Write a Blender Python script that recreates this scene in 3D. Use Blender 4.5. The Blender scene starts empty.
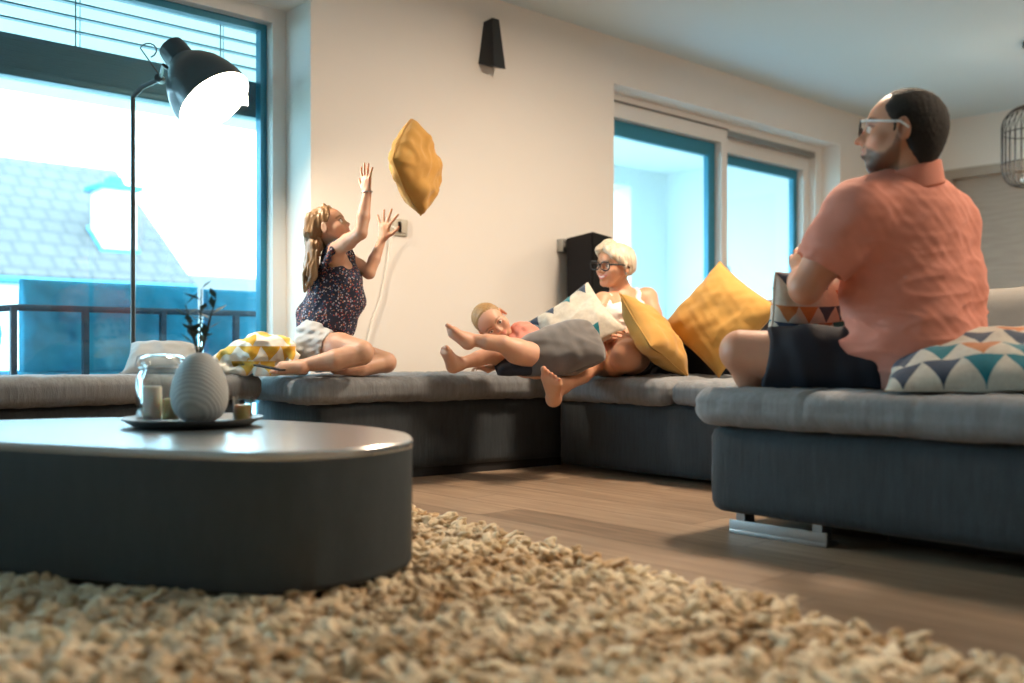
import bpy, bmesh, math, random
import numpy as np
from mathutils import Vector, Matrix

# ------------------------------------------------------------------ camera, world, light
SC = bpy.context.scene
COL = SC.collection
TH = math.radians(42.7)                 # yaw of the camera from the room's depth axis
CA, SA = math.cos(TH), math.sin(TH)
CAMH, FPX, HZ = 0.56, 995.0, 351.0      # eye height, focal length in pixels, horizon row

cam_d = bpy.data.cameras.new('camera')
cam = bpy.data.objects.new('camera', cam_d)
COL.objects.link(cam)
cam.location = (0, 0, CAMH)
cam.rotation_euler = (math.pi/2, 0, -TH)
cam_d.sensor_width = 36.0
cam_d.lens = FPX/1024*36
cam_d.shift_y = (HZ-341.5)/1024
cam_d.clip_start = 0.02
cam_d.clip_end = 200
cam_d.dof.use_dof = True
cam_d.dof.focus_distance = 3.9
cam_d.dof.aperture_fstop = 1.4
SC.camera = cam

SC.view_settings.view_transform = 'Standard'
SC.view_settings.look = 'None'
SC.view_settings.gamma = 1.0
SC.view_settings.use_curve_mapping = False
SC.view_settings.exposure = 0.0
try:
    SC.cycles.max_bounces = 10
    SC.cycles.diffuse_bounces = 5
    SC.cycles.transparent_max_bounces = 16
    SC.cycles.caustics_reflective = False
    SC.cycles.caustics_refractive = False
    SC.cycles.sample_clamp_indirect = 6.0
    SC.cycles.use_denoising = True
except Exception:
    pass

SKY_COL, SKY_STR = (0.50, 0.82, 1.0), 14.5
wd = bpy.data.worlds.new('sky')
SC.world = wd
wd.use_nodes = True
bg = wd.node_tree.nodes['Background']
bg.inputs[0].default_value = (*SKY_COL, 1)
bg.inputs[1].default_value = SKY_STR

def W(x, z, h):
    """camera-aligned metres (right, forward, height) -> world"""
    return np.array([CA*x+SA*z, -SA*x+CA*z, h])
def P(px, py, z):
    """a point seen at a pixel of the photo, z metres deep"""
    return W((px-512)/FPX*z, z, CAMH+(HZ-py)/FPX*z)
def V(x, z, h):
    """direction: right, away from the viewer, up"""
    v = W(x, z, h); return v/np.linalg.norm(v)

def area(name, loc, size, power, color, rot=(0, 0, 0), sizey=None):
    l = bpy.data.lights.new(name, 'AREA'); l.energy = power; l.color = color
    l.shape = 'RECTANGLE' if sizey else 'SQUARE'; l.size = size
    if sizey: l.size_y = sizey
    o = bpy.data.objects.new(name, l); o.location = loc; o.rotation_euler = rot
    COL.objects.link(o); return o
WARM = (1.0, 0.77, 0.56)
area('ceiling_light_glow', (3.75, 2.2, 2.50), 0.3, 92, WARM)
area('ceiling_light_glow', (3.9, 0.1, 2.50), 0.5, 70, WARM)
area('ceiling_light_glow', (6.4, 1.3, 2.50), 0.5, 52, WARM)
for nm, u0, u1, z1 in (('daylight_portal', -1.2, 2.53, 2.22), ('daylight_portal', 4.95, 7.62, 2.15)):
    po = area(nm, ((u0+u1)/2, 4.67, z1/2+.05), u1-u0, 1, (1, 1, 1), (-math.pi/2, 0, 0), z1)
    po.data.cycles.is_portal = True

# ------------------------------------------------------------------ object helpers
def tag(o, label=None, cat=None, group=None, kind=None):
    if label: o['label'] = label
    if cat: o['category'] = cat
    if group: o['group'] = group
    if kind: o['kind'] = kind
    return o
def empty(name, loc, label=None, cat=None, group=None):
    o = bpy.data.objects.new(name, None); o.location = loc; o.empty_display_size = .1
    COL.objects.link(o)
    return tag(o, label, cat, group)
def world_loc(o):
    v = np.array(o.location)
    while o.parent: o = o.parent; v = v+np.array(o.location)
    return v
def mesh_np(name, v, f, mat, parent=None, loc=None, smooth=True, cols=None, uv=None):
    """v (N,3) world coords, f list/array of faces -> one object"""
    v = np.asarray(v, dtype=np.float64)
    if parent is not None: org = world_loc(parent); oloc = (0, 0, 0)
    elif loc is not None: org = np.array(loc, float); oloc = loc
    else: org = np.array([v[:, 0].mean(), v[:, 1].mean(), v[:, 2].min()]); oloc = tuple(org)
    v = v-org
    me = bpy.data.meshes.new(name)
    if isinstance(f, np.ndarray):
        k = f.shape[1]; n = len(f)
        me.vertices.add(len(v)); me.vertices.foreach_set('co', v.astype(np.float32).ravel())
        me.loops.add(n*k); me.loops.foreach_set('vertex_index', f.astype(np.int32).ravel())
        me.polygons.add(n); me.polygons.foreach_set('loop_start', np.arange(0, n*k, k, dtype=np.int32))
        me.update(calc_edges=True); me.validate()
    else:
        me.from_pydata(v.tolist(), [], f); me.update()
    if smooth:
        me.polygons.foreach_set('use_smooth', np.ones(len(me.polygons), dtype=bool))
    if cols is not None:
        a = me.color_attributes.new('Col', 'FLOAT_COLOR', 'POINT')
        c = np.ones((len(v), 4), np.float32); c[:, :3] = cols
        a.data.foreach_set('color', c.ravel())
    if uv is not None:
        l = me.uv_layers.new(name='UVMap'); vi = np.empty(len(me.loops), np.int32)
        me.loops.foreach_get('vertex_index', vi)
        l.data.foreach_set('uv', np.asarray(uv, np.float32)[vi].ravel())
    if isinstance(mat, (list, tuple)):
        for m in mat: me.materials.append(m)
    else: me.materials.append(mat)
    o = bpy.data.objects.new(name, me); o.location = oloc; COL.objects.link(o)
    if parent is not None: o.parent = parent
    return o

class MB:
    """collects boxes, tubes, lathes in world coords"""
    def __init__(s): s.v = []; s.f = []
    def add(s, v, f):
        n = len(s.v); s.v += [tuple(map(float, p)) for p in v]; s.f += [tuple(i+n for i in q) for q in f]
        return s
    def box(s, a, b, bev=0.0):
        a, b = np.minimum(a, b), np.maximum(a, b)
        if bev <= 0:
            v = [(x, y, z) for x in (a[0], b[0]) for y in (a[1], b[1]) for z in (a[2], b[2])]
            return s.add(v, [(0, 1, 3, 2), (4, 6, 7, 5), (0, 4, 5, 1), (2, 3, 7, 6), (0, 2, 6, 4), (1, 5, 7, 3)])
        bm = bmesh.new(); bmesh.ops.create_cube(bm, size=1)
        for q in bm.verts: q.co = Vector(((a+b)/2+np.array(q.co)*(b-a)))
        bmesh.ops.bevel(bm, geom=bm.edges[:], offset=bev, segments=3, affect='EDGES', profile=.5)
        bm.verts.index_update()
        s.add([q.co for q in bm.verts], [[q.index for q in f.verts] for f in bm.faces]); bm.free(); return s
    def tube(s, pts, r, n=10, cap=True):
        pts = [np.array(p, float) for p in pts]; m = len(pts)
        rs = [r]*m if np.isscalar(r) else r
        t0 = pts[1]-pts[0]; ref = np.array([0, 0, 1.0]) if abs(t0[2]) < .9*np.linalg.norm(t0) else np.array([1.0, 0, 0])
        v = []; nrm = None
        for i, p in enumerate(pts):
            t = pts[min(i+1, m-1)]-pts[max(i-1, 0)]; t = t/(np.linalg.norm(t)+1e-12)
            if nrm is None: nrm = np.cross(t, ref)
            nrm = nrm-t*np.dot(nrm, t); nrm = nrm/(np.linalg.norm(nrm)+1e-12); b = np.cross(t, nrm)
            for k in range(n):
                a = 2*math.pi*k/n; v.append(p+rs[i]*(math.cos(a)*nrm+math.sin(a)*b))
        f = [(i*n+k, i*n+(k+1) % n, (i+1)*n+(k+1) % n, (i+1)*n+k) for i in range(m-1) for k in range(n)]
        if cap: f += [tuple(range(n-1, -1, -1)), tuple((m-1)*n+k for k in range(n))]
        return s.add(v, f)
    def lathe(s, prof, c, axis=(0, 0, 1), n=40, cap0=True, cap1=True):
        """prof: (radius, distance along axis)"""
        c = np.array(c, float); w = np.array(axis, float); w /= np.linalg.norm(w)
        ref = np.array([1.0, 0, 0]) if abs(w[0]) < .8 else np.array([0, 1.0, 0])
        u = np.cross(ref, w); u /= np.linalg.norm(u); q = np.cross(w, u); v = []
        for r, h in prof:
            for k in range(n):
                a = 2*math.pi*k/n; v.append(c+w*h+r*(math.cos(a)*u+math.sin(a)*q))
        m = len(prof)
        f = [(i*n+k, i*n+(k+1) % n, (i+1)*n+(k+1) % n, (i+1)*n+k) for i in range(m-1) for k in range(n)]
        if cap0: f.append(tuple(range(n-1, -1, -1)))
        if cap1: f.append(tuple((m-1)*n+k for k in range(n)))
        return s.add(v, f)
    def prism(s, poly, d):
        """poly: closed list of 3-D points, extruded by vector d"""
        n = len(poly); d = np.array(d, float)
        v = [np.array(p, float) for p in poly]; v += [p+d for p in v]
        f = [tuple(range(n-1, -1, -1)), tuple(range(n, 2*n))]
        f += [(k, (k+1) % n, n+(k+1) % n, n+k) for k in range(n)]
        return s.add(v, f)
    def build(s, name, mat, parent=None, loc=None, smooth=False, auto=True):
        o = mesh_np(name, s.v, s.f, mat, parent, loc, smooth=smooth)
        if not smooth and auto:
            bm = bmesh.new(); bm.from_mesh(o.data); bmesh.ops.recalc_face_normals(bm, faces=bm.faces)
            for f in bm.faces: f.smooth = True
            for e in bm.edges:
                if len(e.link_faces) == 2 and e.calc_face_angle(0) > .6: e.smooth = False
            bm.to_mesh(o.data); bm.free()
        return o

def nz(p, scale, seed=0, n=7):
    """smooth noise about -1..1 from random sines"""
    r = np.random.RandomState(seed+11); out = 0
    for i in range(n):
        d = r.normal(size=3); d /= np.linalg.norm(d); fr = scale*(0.6+1.3*r.rand())
        out = out+np.sin(p[..., 0]*d[0]*fr+p[..., 1]*d[1]*fr+p[..., 2]*d[2]*fr+r.rand()*6.28)
    return out/math.sqrt(n)/1.2

# ------------------------------------------------------------------ materials
class NT:
    def __init__(s, name):
        s.m = bpy.data.materials.new(name); s.m.use_nodes = True; s.t = s.m.node_tree
        s.b = s.t.nodes['Principled BSDF']; s.out = s.t.nodes['Material Output']
    def n(s, kind, **kw):
        o = s.t.nodes.new(kind)
        for k, v in kw.items():
            if k[0] == 'i' and k[1:].isdigit(): o.inputs[int(k[1:])].default_value = v
            else: setattr(o, k, v)
        return o
    def l(s, a, b): s.t.links.new(a, b)
    def math(s, op, a, b=None, c=None):
        o = s.n('ShaderNodeMath', operation=op)
        for i, x in enumerate((a, b, c)):
            if x is None: continue
            if hasattr(x, 'links'): s.l(x, o.inputs[i])
            else: o.inputs[i].default_value = x
        return o.outputs[0]
    def mix(s, fac, a, b, mode='MIX'):
        o = s.n('ShaderNodeMix', data_type='RGBA', blend_type=mode)
        for i, x in ((0, fac), (6, a), (7, b)):
            if hasattr(x, 'links'): s.l(x, o.inputs[i])
            else: o.inputs[i].default_value = x if i == 0 else (*x, 1) if len(x) == 3 else x
        return o.outputs[2]
    def coord(s, kind='Object', scale=None):
        c = s.n('ShaderNodeTexCoord').outputs[kind]
        if scale is not None:
            m = s.n('ShaderNodeMapping'); m.inputs['Scale'].default_value = scale; s.l(c, m.inputs[0]); c = m.outputs[0]
        return c
    def noise(s, vec, scale, detail=3, rough=.6):
        o = s.n('ShaderNodeTexNoise'); s.l(vec, o.inputs['Vector'])
        o.inputs['Scale'].default_value = scale; o.inputs['Detail'].default_value = detail; o.inputs['Roughness'].default_value = rough
        return o.outputs[0]
    def bump(s, h, strength, dist):
        o = s.n('ShaderNodeBump'); o.inputs['Strength'].default_value = strength; o.inputs['Distance'].default_value = dist
        s.l(h, o.inputs['Height']); s.l(o.outputs[0], s.b.inputs['Normal'])
    def set(s, **kw):
        nm = dict(rough='Roughness', metal='Metallic', spec='Specular IOR Level', sheen='Sheen Weight', sheen_r='Sheen Roughness',
                  coat='Coat Weight', sss='Subsurface Weight', alpha='Alpha', trans='Transmission Weight', ior='IOR', est='Emission Strength')
        for k, v in kw.items(): s.b.inputs[nm[k]].default_value = v

def pbr(name, col, var=None, bump=None, weave=None, **kw):
    t = NT(name); t.set(**kw); c = t.coord()
    if var:
        f = t.noise(c, var[0], 4)
        f = t.n('ShaderNodeMapRange', i1=.25, i2=.75) if False else f
        lo = tuple(max(0, x*(1-var[1])) for x in col); hi = tuple(min(1, x*(1+var[1])) for x in col)
        t.l(t.mix(f, lo, hi), t.b.inputs['Base Color'])
    else: t.b.inputs['Base Color'].default_value = (*col, 1)
    if bump: t.bump(t.noise(c, bump[0], 3), bump[1], bump[2])
    if weave:
        w1 = t.n('ShaderNodeTexWave'); t.l(c, w1.inputs[0]); w1.inputs['Scale'].default_value = weave; w1.bands_direction = 'X'
        w2 = t.n('ShaderNodeTexWave'); t.l(c, w2.inputs[0]); w2.inputs['Scale'].default_value = weave; w2.bands_direction = 'Z'
        h = t.math('ADD', t.math('ADD', w1.outputs[1], w2.outputs[1]), t.noise(c, 25, 4))
        t.bump(h, .16, .0012)
    return t.m
def emit(name, col, st):
    t = NT(name); t.b.inputs['Base Color'].default_value = (*col, 1)
    t.b.inputs['Emission Color'].default_value = (*col, 1); t.b.inputs['Emission Strength'].default_value = st
    return t.m
def glass_pane(name, tint=(1, 1, 1)):
    t = NT(name); t.t.nodes.remove(t.b)
    tr = t.n('ShaderNodeBsdfTransparent'); tr.inputs[0].default_value = (*tint, 1)
    gl = t.n('ShaderNodeBsdfGlossy'); gl.inputs['Roughness'].default_value = .01
    lw = t.n('ShaderNodeLayerWeight'); lw.inputs[0].default_value = .5
    fr = t.math('MULTIPLY_ADD', t.math('POWER', lw.outputs[1], 5.0), .9, .04)
    mx = t.n('ShaderNodeMixShader'); t.l(fr, mx.inputs[0]); t.l(tr.outputs[0], mx.inputs[1]); t.l(gl.outputs[0], mx.inputs[2])
    t.l(mx.outputs[0], t.out.inputs[0]); return t.m
def attr_mat(name, rough=.5, var=.12, vscale=30, bump=None, **kw):
    t = NT(name); t.set(rough=rough, **kw)
    a = t.n('ShaderNodeAttribute', attribute_name='Col'); c = t.coord()
    g = t.noise(c, vscale, 4); g2 = t.math('MULTIPLY_ADD', g, var*2, 1-var)
    mm = t.n('ShaderNodeVectorMath', operation='SCALE'); t.l(a.outputs[0], mm.inputs[0]); t.l(g2, mm.inputs['Scale'])
    t.l(mm.outputs[0], t.b.inputs['Base Color'])
    if bump: t.bump(t.noise(c, bump[0], 3), bump[1], bump[2])
    return t.m
def triangle_mat(name, n, ground, cols, coord='UV', axes=(0, 1), bumpw=350, shift=0.0):
    """woven fabric with a printed grid of triangles in random colours"""
    t = NT(name); t.set(rough=.85, sheen=.2)
    c = t.coord(coord); s = t.n('ShaderNodeSeparateXYZ'); t.l(c, s.inputs[0])
    U = t.math('MULTIPLY_ADD', s.outputs[axes[0]], n, shift); Vv = t.math('MULTIPLY', s.outputs[axes[1]], n)
    fu = t.math('FRACT', U); fv = t.math('FRACT', Vv); cu = t.math('FLOOR', U); cv = t.math('FLOOR', Vv)
    half = t.math('MULTIPLY', fv, .5)
    d = t.math('ABSOLUTE', t.math('SUBTRACT', fu, .5))
    up = t.math('LESS_THAN', d, half)
    cmb = t.n('ShaderNodeCombineXYZ'); t.l(cu, cmb.inputs[0]); t.l(cv, cmb.inputs[1])
    wn = t.n('ShaderNodeTexWhiteNoise', noise_dimensions='2D'); t.l(cmb.outputs[0], wn.inputs[0])
    rp = t.n('ShaderNodeValToRGB'); rp.color_ramp.interpolation = 'CONSTANT'
    el = rp.color_ramp.elements
    while len(el) < len(cols): el.new(.5)
    for i, k in enumerate(cols): el[i].position = i/len(cols); el[i].color = (*k, 1)
    t.l(wn.outputs[0], rp.inputs[0])
    base = t.mix(up, ground, rp.outputs[0])
    oc = t.coord('Object'); g = t.noise(oc, 60, 3)
    t.l(t.mix(.25, base, t.mix(g, (0, 0, 0), (1, 1, 1)), 'OVERLAY'), t.b.inputs['Base Color'])
    t.bump(t.noise(oc, bumpw, 2), .35, .001)
    return t.m

M = dict(
    wall=pbr('plaster', (.80, .77, .73), var=(3, .015), bump=(180, .08, .001), rough=.9),
    ceil=pbr('ceiling_daylight_tint', (.62, .75, .82), bump=(160, .08, .001), rough=.92),  # blue cast of the window daylight is put into the ceiling colour
    pvc=pbr('white_frame', (.78, .77, .75), rough=.35),
    alu=pbr('blue_grey_aluminium', (.025, .22, .34), rough=.35, metal=.2),
    blind=pbr('blind_metal', (.02, .11, .16), rough=.4, metal=.3),
    pane=glass_pane('window_glass', (.93, .99, 1.0)),
    black=pbr('black_plastic', (.012, .012, .014), rough=.45),
    blackm=pbr('black_metal', (.015, .016, .018), rough=.35, metal=.5),
    speaker=pbr('speaker_veneer', (.005, .005, .005), rough=.7, spec=.15, var=(8, .3)),
    greym=pbr('grey_metal', (.35, .35, .34), rough=.35, metal=.9),
    chrome=pbr('brushed_steel', (.42, .43, .44), rough=.42, metal=1.0),
    lampm=pbr('dark_lamp_metal', (.035, .045, .05), rough=.3, metal=.3, coat=.2),
    lampin=pbr('lamp_inner_white', (.9, .88, .84), rough=.5),
    bulb=emit('warm_bulb', (1, .86, .68), 60),
    outwhite=pbr('render_white', (.78, .80, .80), rough=.9, bump=(90, .2, .002)),
    terrace=pbr('terrace_slab', (.55, .56, .56), rough=.8, var=(4, .15)),
    bluecush=pbr('blue_outdoor_fabric', (.02, .30, .47), rough=.85, weave=352, var=(9, .35)),
    paleblue=pbr('pale_blue_outdoor_fabric', (.12, .42, .52), rough=.85, weave=352),
    framem=pbr('blue_black_metal', (.008, .035, .06), rough=.5, metal=.2),
    yellow=pbr('mustard_linen', (.48, .255, .05), rough=.85, var=(14, .12), weave=330, sheen=.15),
    greyvel=pbr('grey_velvet', (.10, .093, .092), rough=.8, var=(12, .45), sheen=.5, bump=(220, .25, .001)),
    charc=pbr('charcoal_fabric', (.014, .014, .017), rough=.95, spec=.2, weave=330),
    greycush=pbr('pale_grey_fabric', (.30, .32, .33), rough=.9, weave=264),
    switch=pbr('switch_plastic', (.50, .46, .38), rough=.35),
    cable=pbr('white_cable', (.85, .83, .78), rough=.4),
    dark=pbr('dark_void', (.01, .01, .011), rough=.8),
)
def sofa_mat(name, col):
    t = NT(name); t.set(rough=.82, sheen=.12, sheen_r=.45); c = t.coord()
    f = t.noise(c, 3.5, 5, .65)
    w = t.noise(t.coord('Object', (1, 1, .14)), 62, 4)
    f = t.math('MULTIPLY_ADD', w, .5, t.math('MULTIPLY', f, .5))
    t.l(t.mix(t.math('MULTIPLY_ADD', f, 2.0, -.5), tuple(x*.62 for x in col), tuple(x*1.35 for x in col)), t.b.inputs['Base Color'])
    h = t.math('ADD', t.math('MULTIPLY', t.noise(c, 320, 2), .25), w)
    t.bump(h, .6, .006); return t.m
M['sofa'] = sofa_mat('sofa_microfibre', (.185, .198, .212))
M['sofa_base_shaded'] = sofa_mat('shaded_base_microfibre', (.030, .040, .049))  # same fabric, colour darkened for shade and blued for daylight
M['backrest'] = pbr('backrest_weave', (.17, .158, .142), rough=.9, weave=308, var=(10, .15))
def wood_floor():
    t = NT('oak_planks'); c = t.coord('Object')
    sp = t.n('ShaderNodeSeparateXYZ'); t.l(c, sp.inputs[0])
    pw, pl = .19, 1.25
    row = t.math('FLOOR', t.math('DIVIDE', sp.outputs[0], pw))
    rn = t.n('ShaderNodeTexWhiteNoise', noise_dimensions='1D'); t.l(row, rn.inputs['W'])
    yy = t.math('ADD', t.math('DIVIDE', sp.outputs[1], pl), rn.outputs[0])
    cell = t.math('FLOOR', yy)
    cb = t.n('ShaderNodeCombineXYZ'); t.l(row, cb.inputs[0]); t.l(cell, cb.inputs[1])
    w2 = t.n('ShaderNodeTexWhiteNoise', noise_dimensions='2D'); t.l(cb.outputs[0], w2.inputs[0])
    gm = t.n('ShaderNodeMapping'); gm.inputs['Scale'].default_value = (22, 1.6, 1)
    ad = t.n('ShaderNodeVectorMath', operation='ADD'); sc = t.n('ShaderNodeVectorMath', operation='SCALE'); sc.inputs['Scale'].default_value = 7
    t.l(cb.outputs[0], sc.inputs[0]); t.l(c, ad.inputs[0]); t.l(sc.outputs[0], ad.inputs[1]); t.l(ad.outputs[0], gm.inputs[0])
    gr = t.noise(gm.outputs[0], 1.6, 6, .65)
    fac = t.math('MULTIPLY_ADD', w2.outputs[0], .45, t.math('MULTIPLY_ADD', gr, 1.1, -.3))
    rp = t.n('ShaderNodeValToRGB'); e = rp.color_ramp.elements
    e[0].position = .05; e[0].color = (.125, .080, .052, 1); e[1].position = .95; e[1].color = (.46, .33, .225, 1)
    t.l(fac, rp.inputs[0])
    fx = t.math('FRACT', t.math('DIVIDE', sp.outputs[0], pw)); fy = t.math('FRACT', yy)
    gap = t.math('MAXIMUM', t.math('LESS_THAN', fx, .018), t.math('LESS_THAN', fy, .0022))
    t.l(t.mix(gap, rp.outputs[0], (.03, .02, .014)), t.b.inputs['Base Color'])
    t.set(rough=.42, spec=.4)
    t.bump(t.math('SUBTRACT', t.math('MULTIPLY', gr, .3), gap), .3, .002)
    return t.m
M['floor'] = wood_floor()
def door_wood():
    t = NT('washed_oak'); c = t.coord('Object', (1, 1.5, 16)); g = t.noise(c, 2.5, 5, .6)
    t.l(t.mix(g, (.28, .235, .195), (.48, .42, .36)), t.b.inputs['Base Color']); t.set(rough=.6); return t.m
M['door'] = door_wood()
def roof_mat():
    t = NT('clay_tiles'); c = t.coord('Object'); s = t.n('ShaderNodeSeparateXYZ'); t.l(c, s.inputs[0])
    a = t.math('FRACT', t.math('MULTIPLY', s.outputs[2], 5.2)); r = t.math('FLOOR', t.math('MULTIPLY', s.outputs[2], 5.2))
    b = t.math('FRACT', t.math('MULTIPLY_ADD', s.outputs[0], 3.6, t.math('MULTIPLY', r, .5)))
    e = t.math('MAXIMUM', t.math('LESS_THAN', a, .2), t.math('LESS_THAN', b, .2))
    g = t.noise(c, .9, 4)
    t.l(t.mix(t.math('MULTIPLY', e, .55), t.mix(g, (.060, .048, .045), (.10, .078, .072)), (.030, .025, .025)), t.b.inputs['Base Color'])
    t.set(rough=.8); t.bump(t.math('SUBTRACT', a, b), .4, .03); return t.m
M['roof'] = roof_mat()
TEAL, NAVY, ORANGE, CREAM = (.0, .16, .21), (.03, .055, .10), (.48, .17, .05), (.54, .51, .44)
M['tri'] = triangle_mat('triangle_print_linen', 5.0, CREAM, [TEAL, NAVY, CREAM, ORANGE, TEAL, CREAM, NAVY])
M['tri_teal'] = triangle_mat('teal_triangle_linen', 3.7, CREAM, [TEAL, CREAM, NAVY, CREAM, TEAL, CREAM], shift=.3)
M['throw'] = triangle_mat('yellow_triangle_throw', 16.0, (.80, .77, .70), [(.72, .40, .03), (.78, .50, .08), (.80, .77, .70)], 'Object', (0, 2))
# ------------------------------------------------------------------ room shell
HC, NW, UR = 2.60, 4.30, 8.80           # ceiling height, long wall, end wall
def struct(mb, name, mat, parent=None, smooth=False):
    o = mb.build(name, mat, parent)
    if parent is None: tag(o, kind='structure')
    return o
struct(MB().box((-2.6, -3.1, -.12), (8.95, 4.62, 0)), 'floor', M['floor'])
struct(MB().box((-2.6, -3.1, HC), (8.95, 4.70, HC+.12)), 'ceiling', M['ceil'])
wb = MB()
LW, RW, WT = (-1.30, 2.61), (4.87, 7.74), 2.30
for a, b, z0, z1 in ((-2.6, LW[0], 0, HC), (LW[0], LW[1], WT, HC), (LW[1], RW[0], 0, HC), (RW[0], RW[1], WT, HC), (RW[1], 8.95, 0, HC)):
    wb.box((a, NW, z0), (b, 4.66, z1))
struct(wb, 'wall_back', M['wall'])
DN0, DN1, DH = 2.86, 3.90, 2.157
wr = MB()
for a, b, z0, z1 in ((-3.1, DN0, 0, HC), (DN0, DN1, DH, HC), (DN1, NW, 0, HC)):
    wr.box((UR, a, z0), (UR+.15, b, z1))
struct(wr, 'wall_right', M['wall'])
struct(MB().box((-2.7, -3.1, 0), (-2.6, 4.66, HC)), 'wall_left', M['wall'])
struct(MB().box((-2.7, -3.2, 0), (8.95, -3.1, HC)), 'wall_near', M['wall'])
bb = MB()
bb.box((LW[1], NW-.015, 0), (RW[0], NW, .07), .004); bb.box((RW[1], NW-.015, 0), (UR, NW, .07), .004)
struct(bb, 'baseboard_back', M['pvc'])

# interior door at the far right
t = MB().box((UR-.02, DN0-.0, 0), (UR+.10, DN0+.07, DH-.085)).box((UR-.02, DN1-.085, 0), (UR+.10, DN1, DH-.085)).box((UR-.02, DN0, DH-.085), (UR+.10, DN1, DH))
struct(t, 'trim_1', M['door'])
door = MB().box((UR+.06, DN0+.07, .01), (UR+.10, DN1-.085, DH-.085)).build('door_1', M['door']); tag(door, kind='structure')
hm = MB().tube([(UR+.06, DN0+.14, 1.02), (UR+.0, DN0+.14, 1.02), (UR+.0, DN0+.25, 1.02)], .009)
hm.build('door_handle', M['chrome'], door)

# windows
def sash(parent, u0, u1, n, z0, z1, top_w, side_l, side_r, dk, name='sash'):
    """white leaf with a set-back dark outer aluminium ring and its pane"""
    m = MB()
    m.box((u0, n-.03, z1-top_w), (u1, n+.03, z1)); m.box((u0, n-.03, z0), (u1, n+.03, z0+.09))
    m.box((u0, n-.03, z0+.09), (u0+side_l, n+.03, z1-top_w)); m.box((u1-side_r, n-.03, z0+.09), (u1, n+.03, z1-top_w))
    s = m.build(name, M['pvc'], parent)
    a, b, c, d = u0+side_l, u1-side_r, z0+.09, z1-top_w
    q = MB()
    q.box((a-.01, n+.031, d-dk), (b+.01, n+.075, d+.02)); q.box((a-.01, n+.031, c-.02), (b+.01, n+.075, c+dk))
    q.box((a-.01, n+.031, c+dk), (a+dk*.8, n+.075, d-dk)); q.box((b-dk*.8, n+.031, c+dk), (b+.01, n+.075, d-dk))
    q.build('outer_frame', M['alu'], s)
    MB().box((a+dk*.5, n+.045, c+dk*.5), (b-dk*.5, n+.052, d-dk*.5)).build('window_pane', M['pane'], s)
    return s
def outer(u0, u1, n, z1, tag_name, sides=.07, top=.075):
    m = MB()
    m.box((u0, n, z1-top), (u1, n+.12, z1)); m.box((u0, n, 0), (u1, n+.12, .06))
    m.box((u0, n, .06), (u0+sides, n+.12, z1-top)); m.box((u1-sides, n, .06), (u1, n+.12, z1-top))
    return struct(m, tag_name, M['pvc'])
w1 = outer(LW[0], LW[1], 4.54, WT, 'window_1', .075, .07)
# left: two big panes meeting at u = 1.25
for a, b in ((LW[0]+.075, 1.20), (1.20, LW[1]-.075)):
    m = MB(); n = 4.60; d = .035
    m.box((a, n, WT-.07-d), (b, n+.05, WT-.07)); m.box((a, n, .06), (b, n+.05, .06+d)); m.box((a, n, .06+d), (a+d, n+.05, WT-.07-d)); m.box((b-d, n, .06+d), (b, n+.05, WT-.07-d))
    s = m.build('outer_frame', M['alu'], w1)
    MB().box((a+.01, n+.02, .07), (b-.01, n+.026, WT-.08)).build('window_pane', M['pane'], s)
MB().box((1.155, 4.555, .06), (1.245, 4.60, WT-.07), .004).build('mullion', M['pvc'], w1)
w2 = outer(RW[0], RW[1], 4.47, WT, 'window_2', .10, .05)
sash(w2, RW[0]-.0, 6.37, 4.505, .06, 2.245, .10, .05, .075, .105)
sash(w2, 6.33, RW[1]-.10, 4.565, .06, 2.215, .115, .06, .085, .075)
MB().box((6.37, 4.475, 2.205), (RW[1]-.10, 4.53, 2.25)).build('sliding_rail', M['greym'], w2)
MB().box((RW[0], 4.465, 2.247), (6.37, 4.469, 2.256)).build('rail_groove', M['black'], w2)
MB().tube([(6.22+.11, 4.47, 1.0), (6.22+.11, 4.43, 1.0), (6.22+.11, 4.43, 1.2), (6.22+.11, 4.47, 1.2)], .009).build('window_handle', M['chrome'], w2)

# venetian blind half raised outside the left window
bl = empty('venetian_blind', (1.2, 4.72, 1.77), 'dark blue venetian blind half raised outside the big left window', 'blind')
m = MB()
for k, z in enumerate((2.02, 2.085, 2.15, 2.215, 2.28)):
    m.prism([(LW[0]+.05, 4.695, z+.006), (LW[0]+.05, 4.740, z+.010), (LW[0]+.05, 4.740, z+.003), (LW[0]+.05, 4.695, z-.001)], (LW[1]-LW[0]-.10, 0, 0))
m.build('slats', M['blind'], bl)
m = MB()
for k in range(12):
    z = 1.800+k*.0125; m.box((LW[0]+.05, 4.68+.001*(k % 2), z), (LW[1]-.05, 4.75, z+.0120))
m.build('stacked_slats', M['blind'], bl)
MB().box((LW[0]+.05, 4.675, 1.765), (LW[1]-.05, 4.755, 1.80), .004).build('bottom_rail', M['blind'], bl)
for u in (-.6, .62, 1.62, 2.33): MB().tube([(u, 4.70, 1.80), (u, 4.70, 2.33)], .003, 6).build('cord', M['black'], bl); MB().tube([(u+.03, 4.73, 1.80), (u+.03, 4.73, 2.33)], .002, 6).build('cord', M['black'], bl)
MB().box((LW[0], 4.67, 2.33), (LW[1], 4.77, 2.42)).build('head_box', M['blind'], bl)

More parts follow.
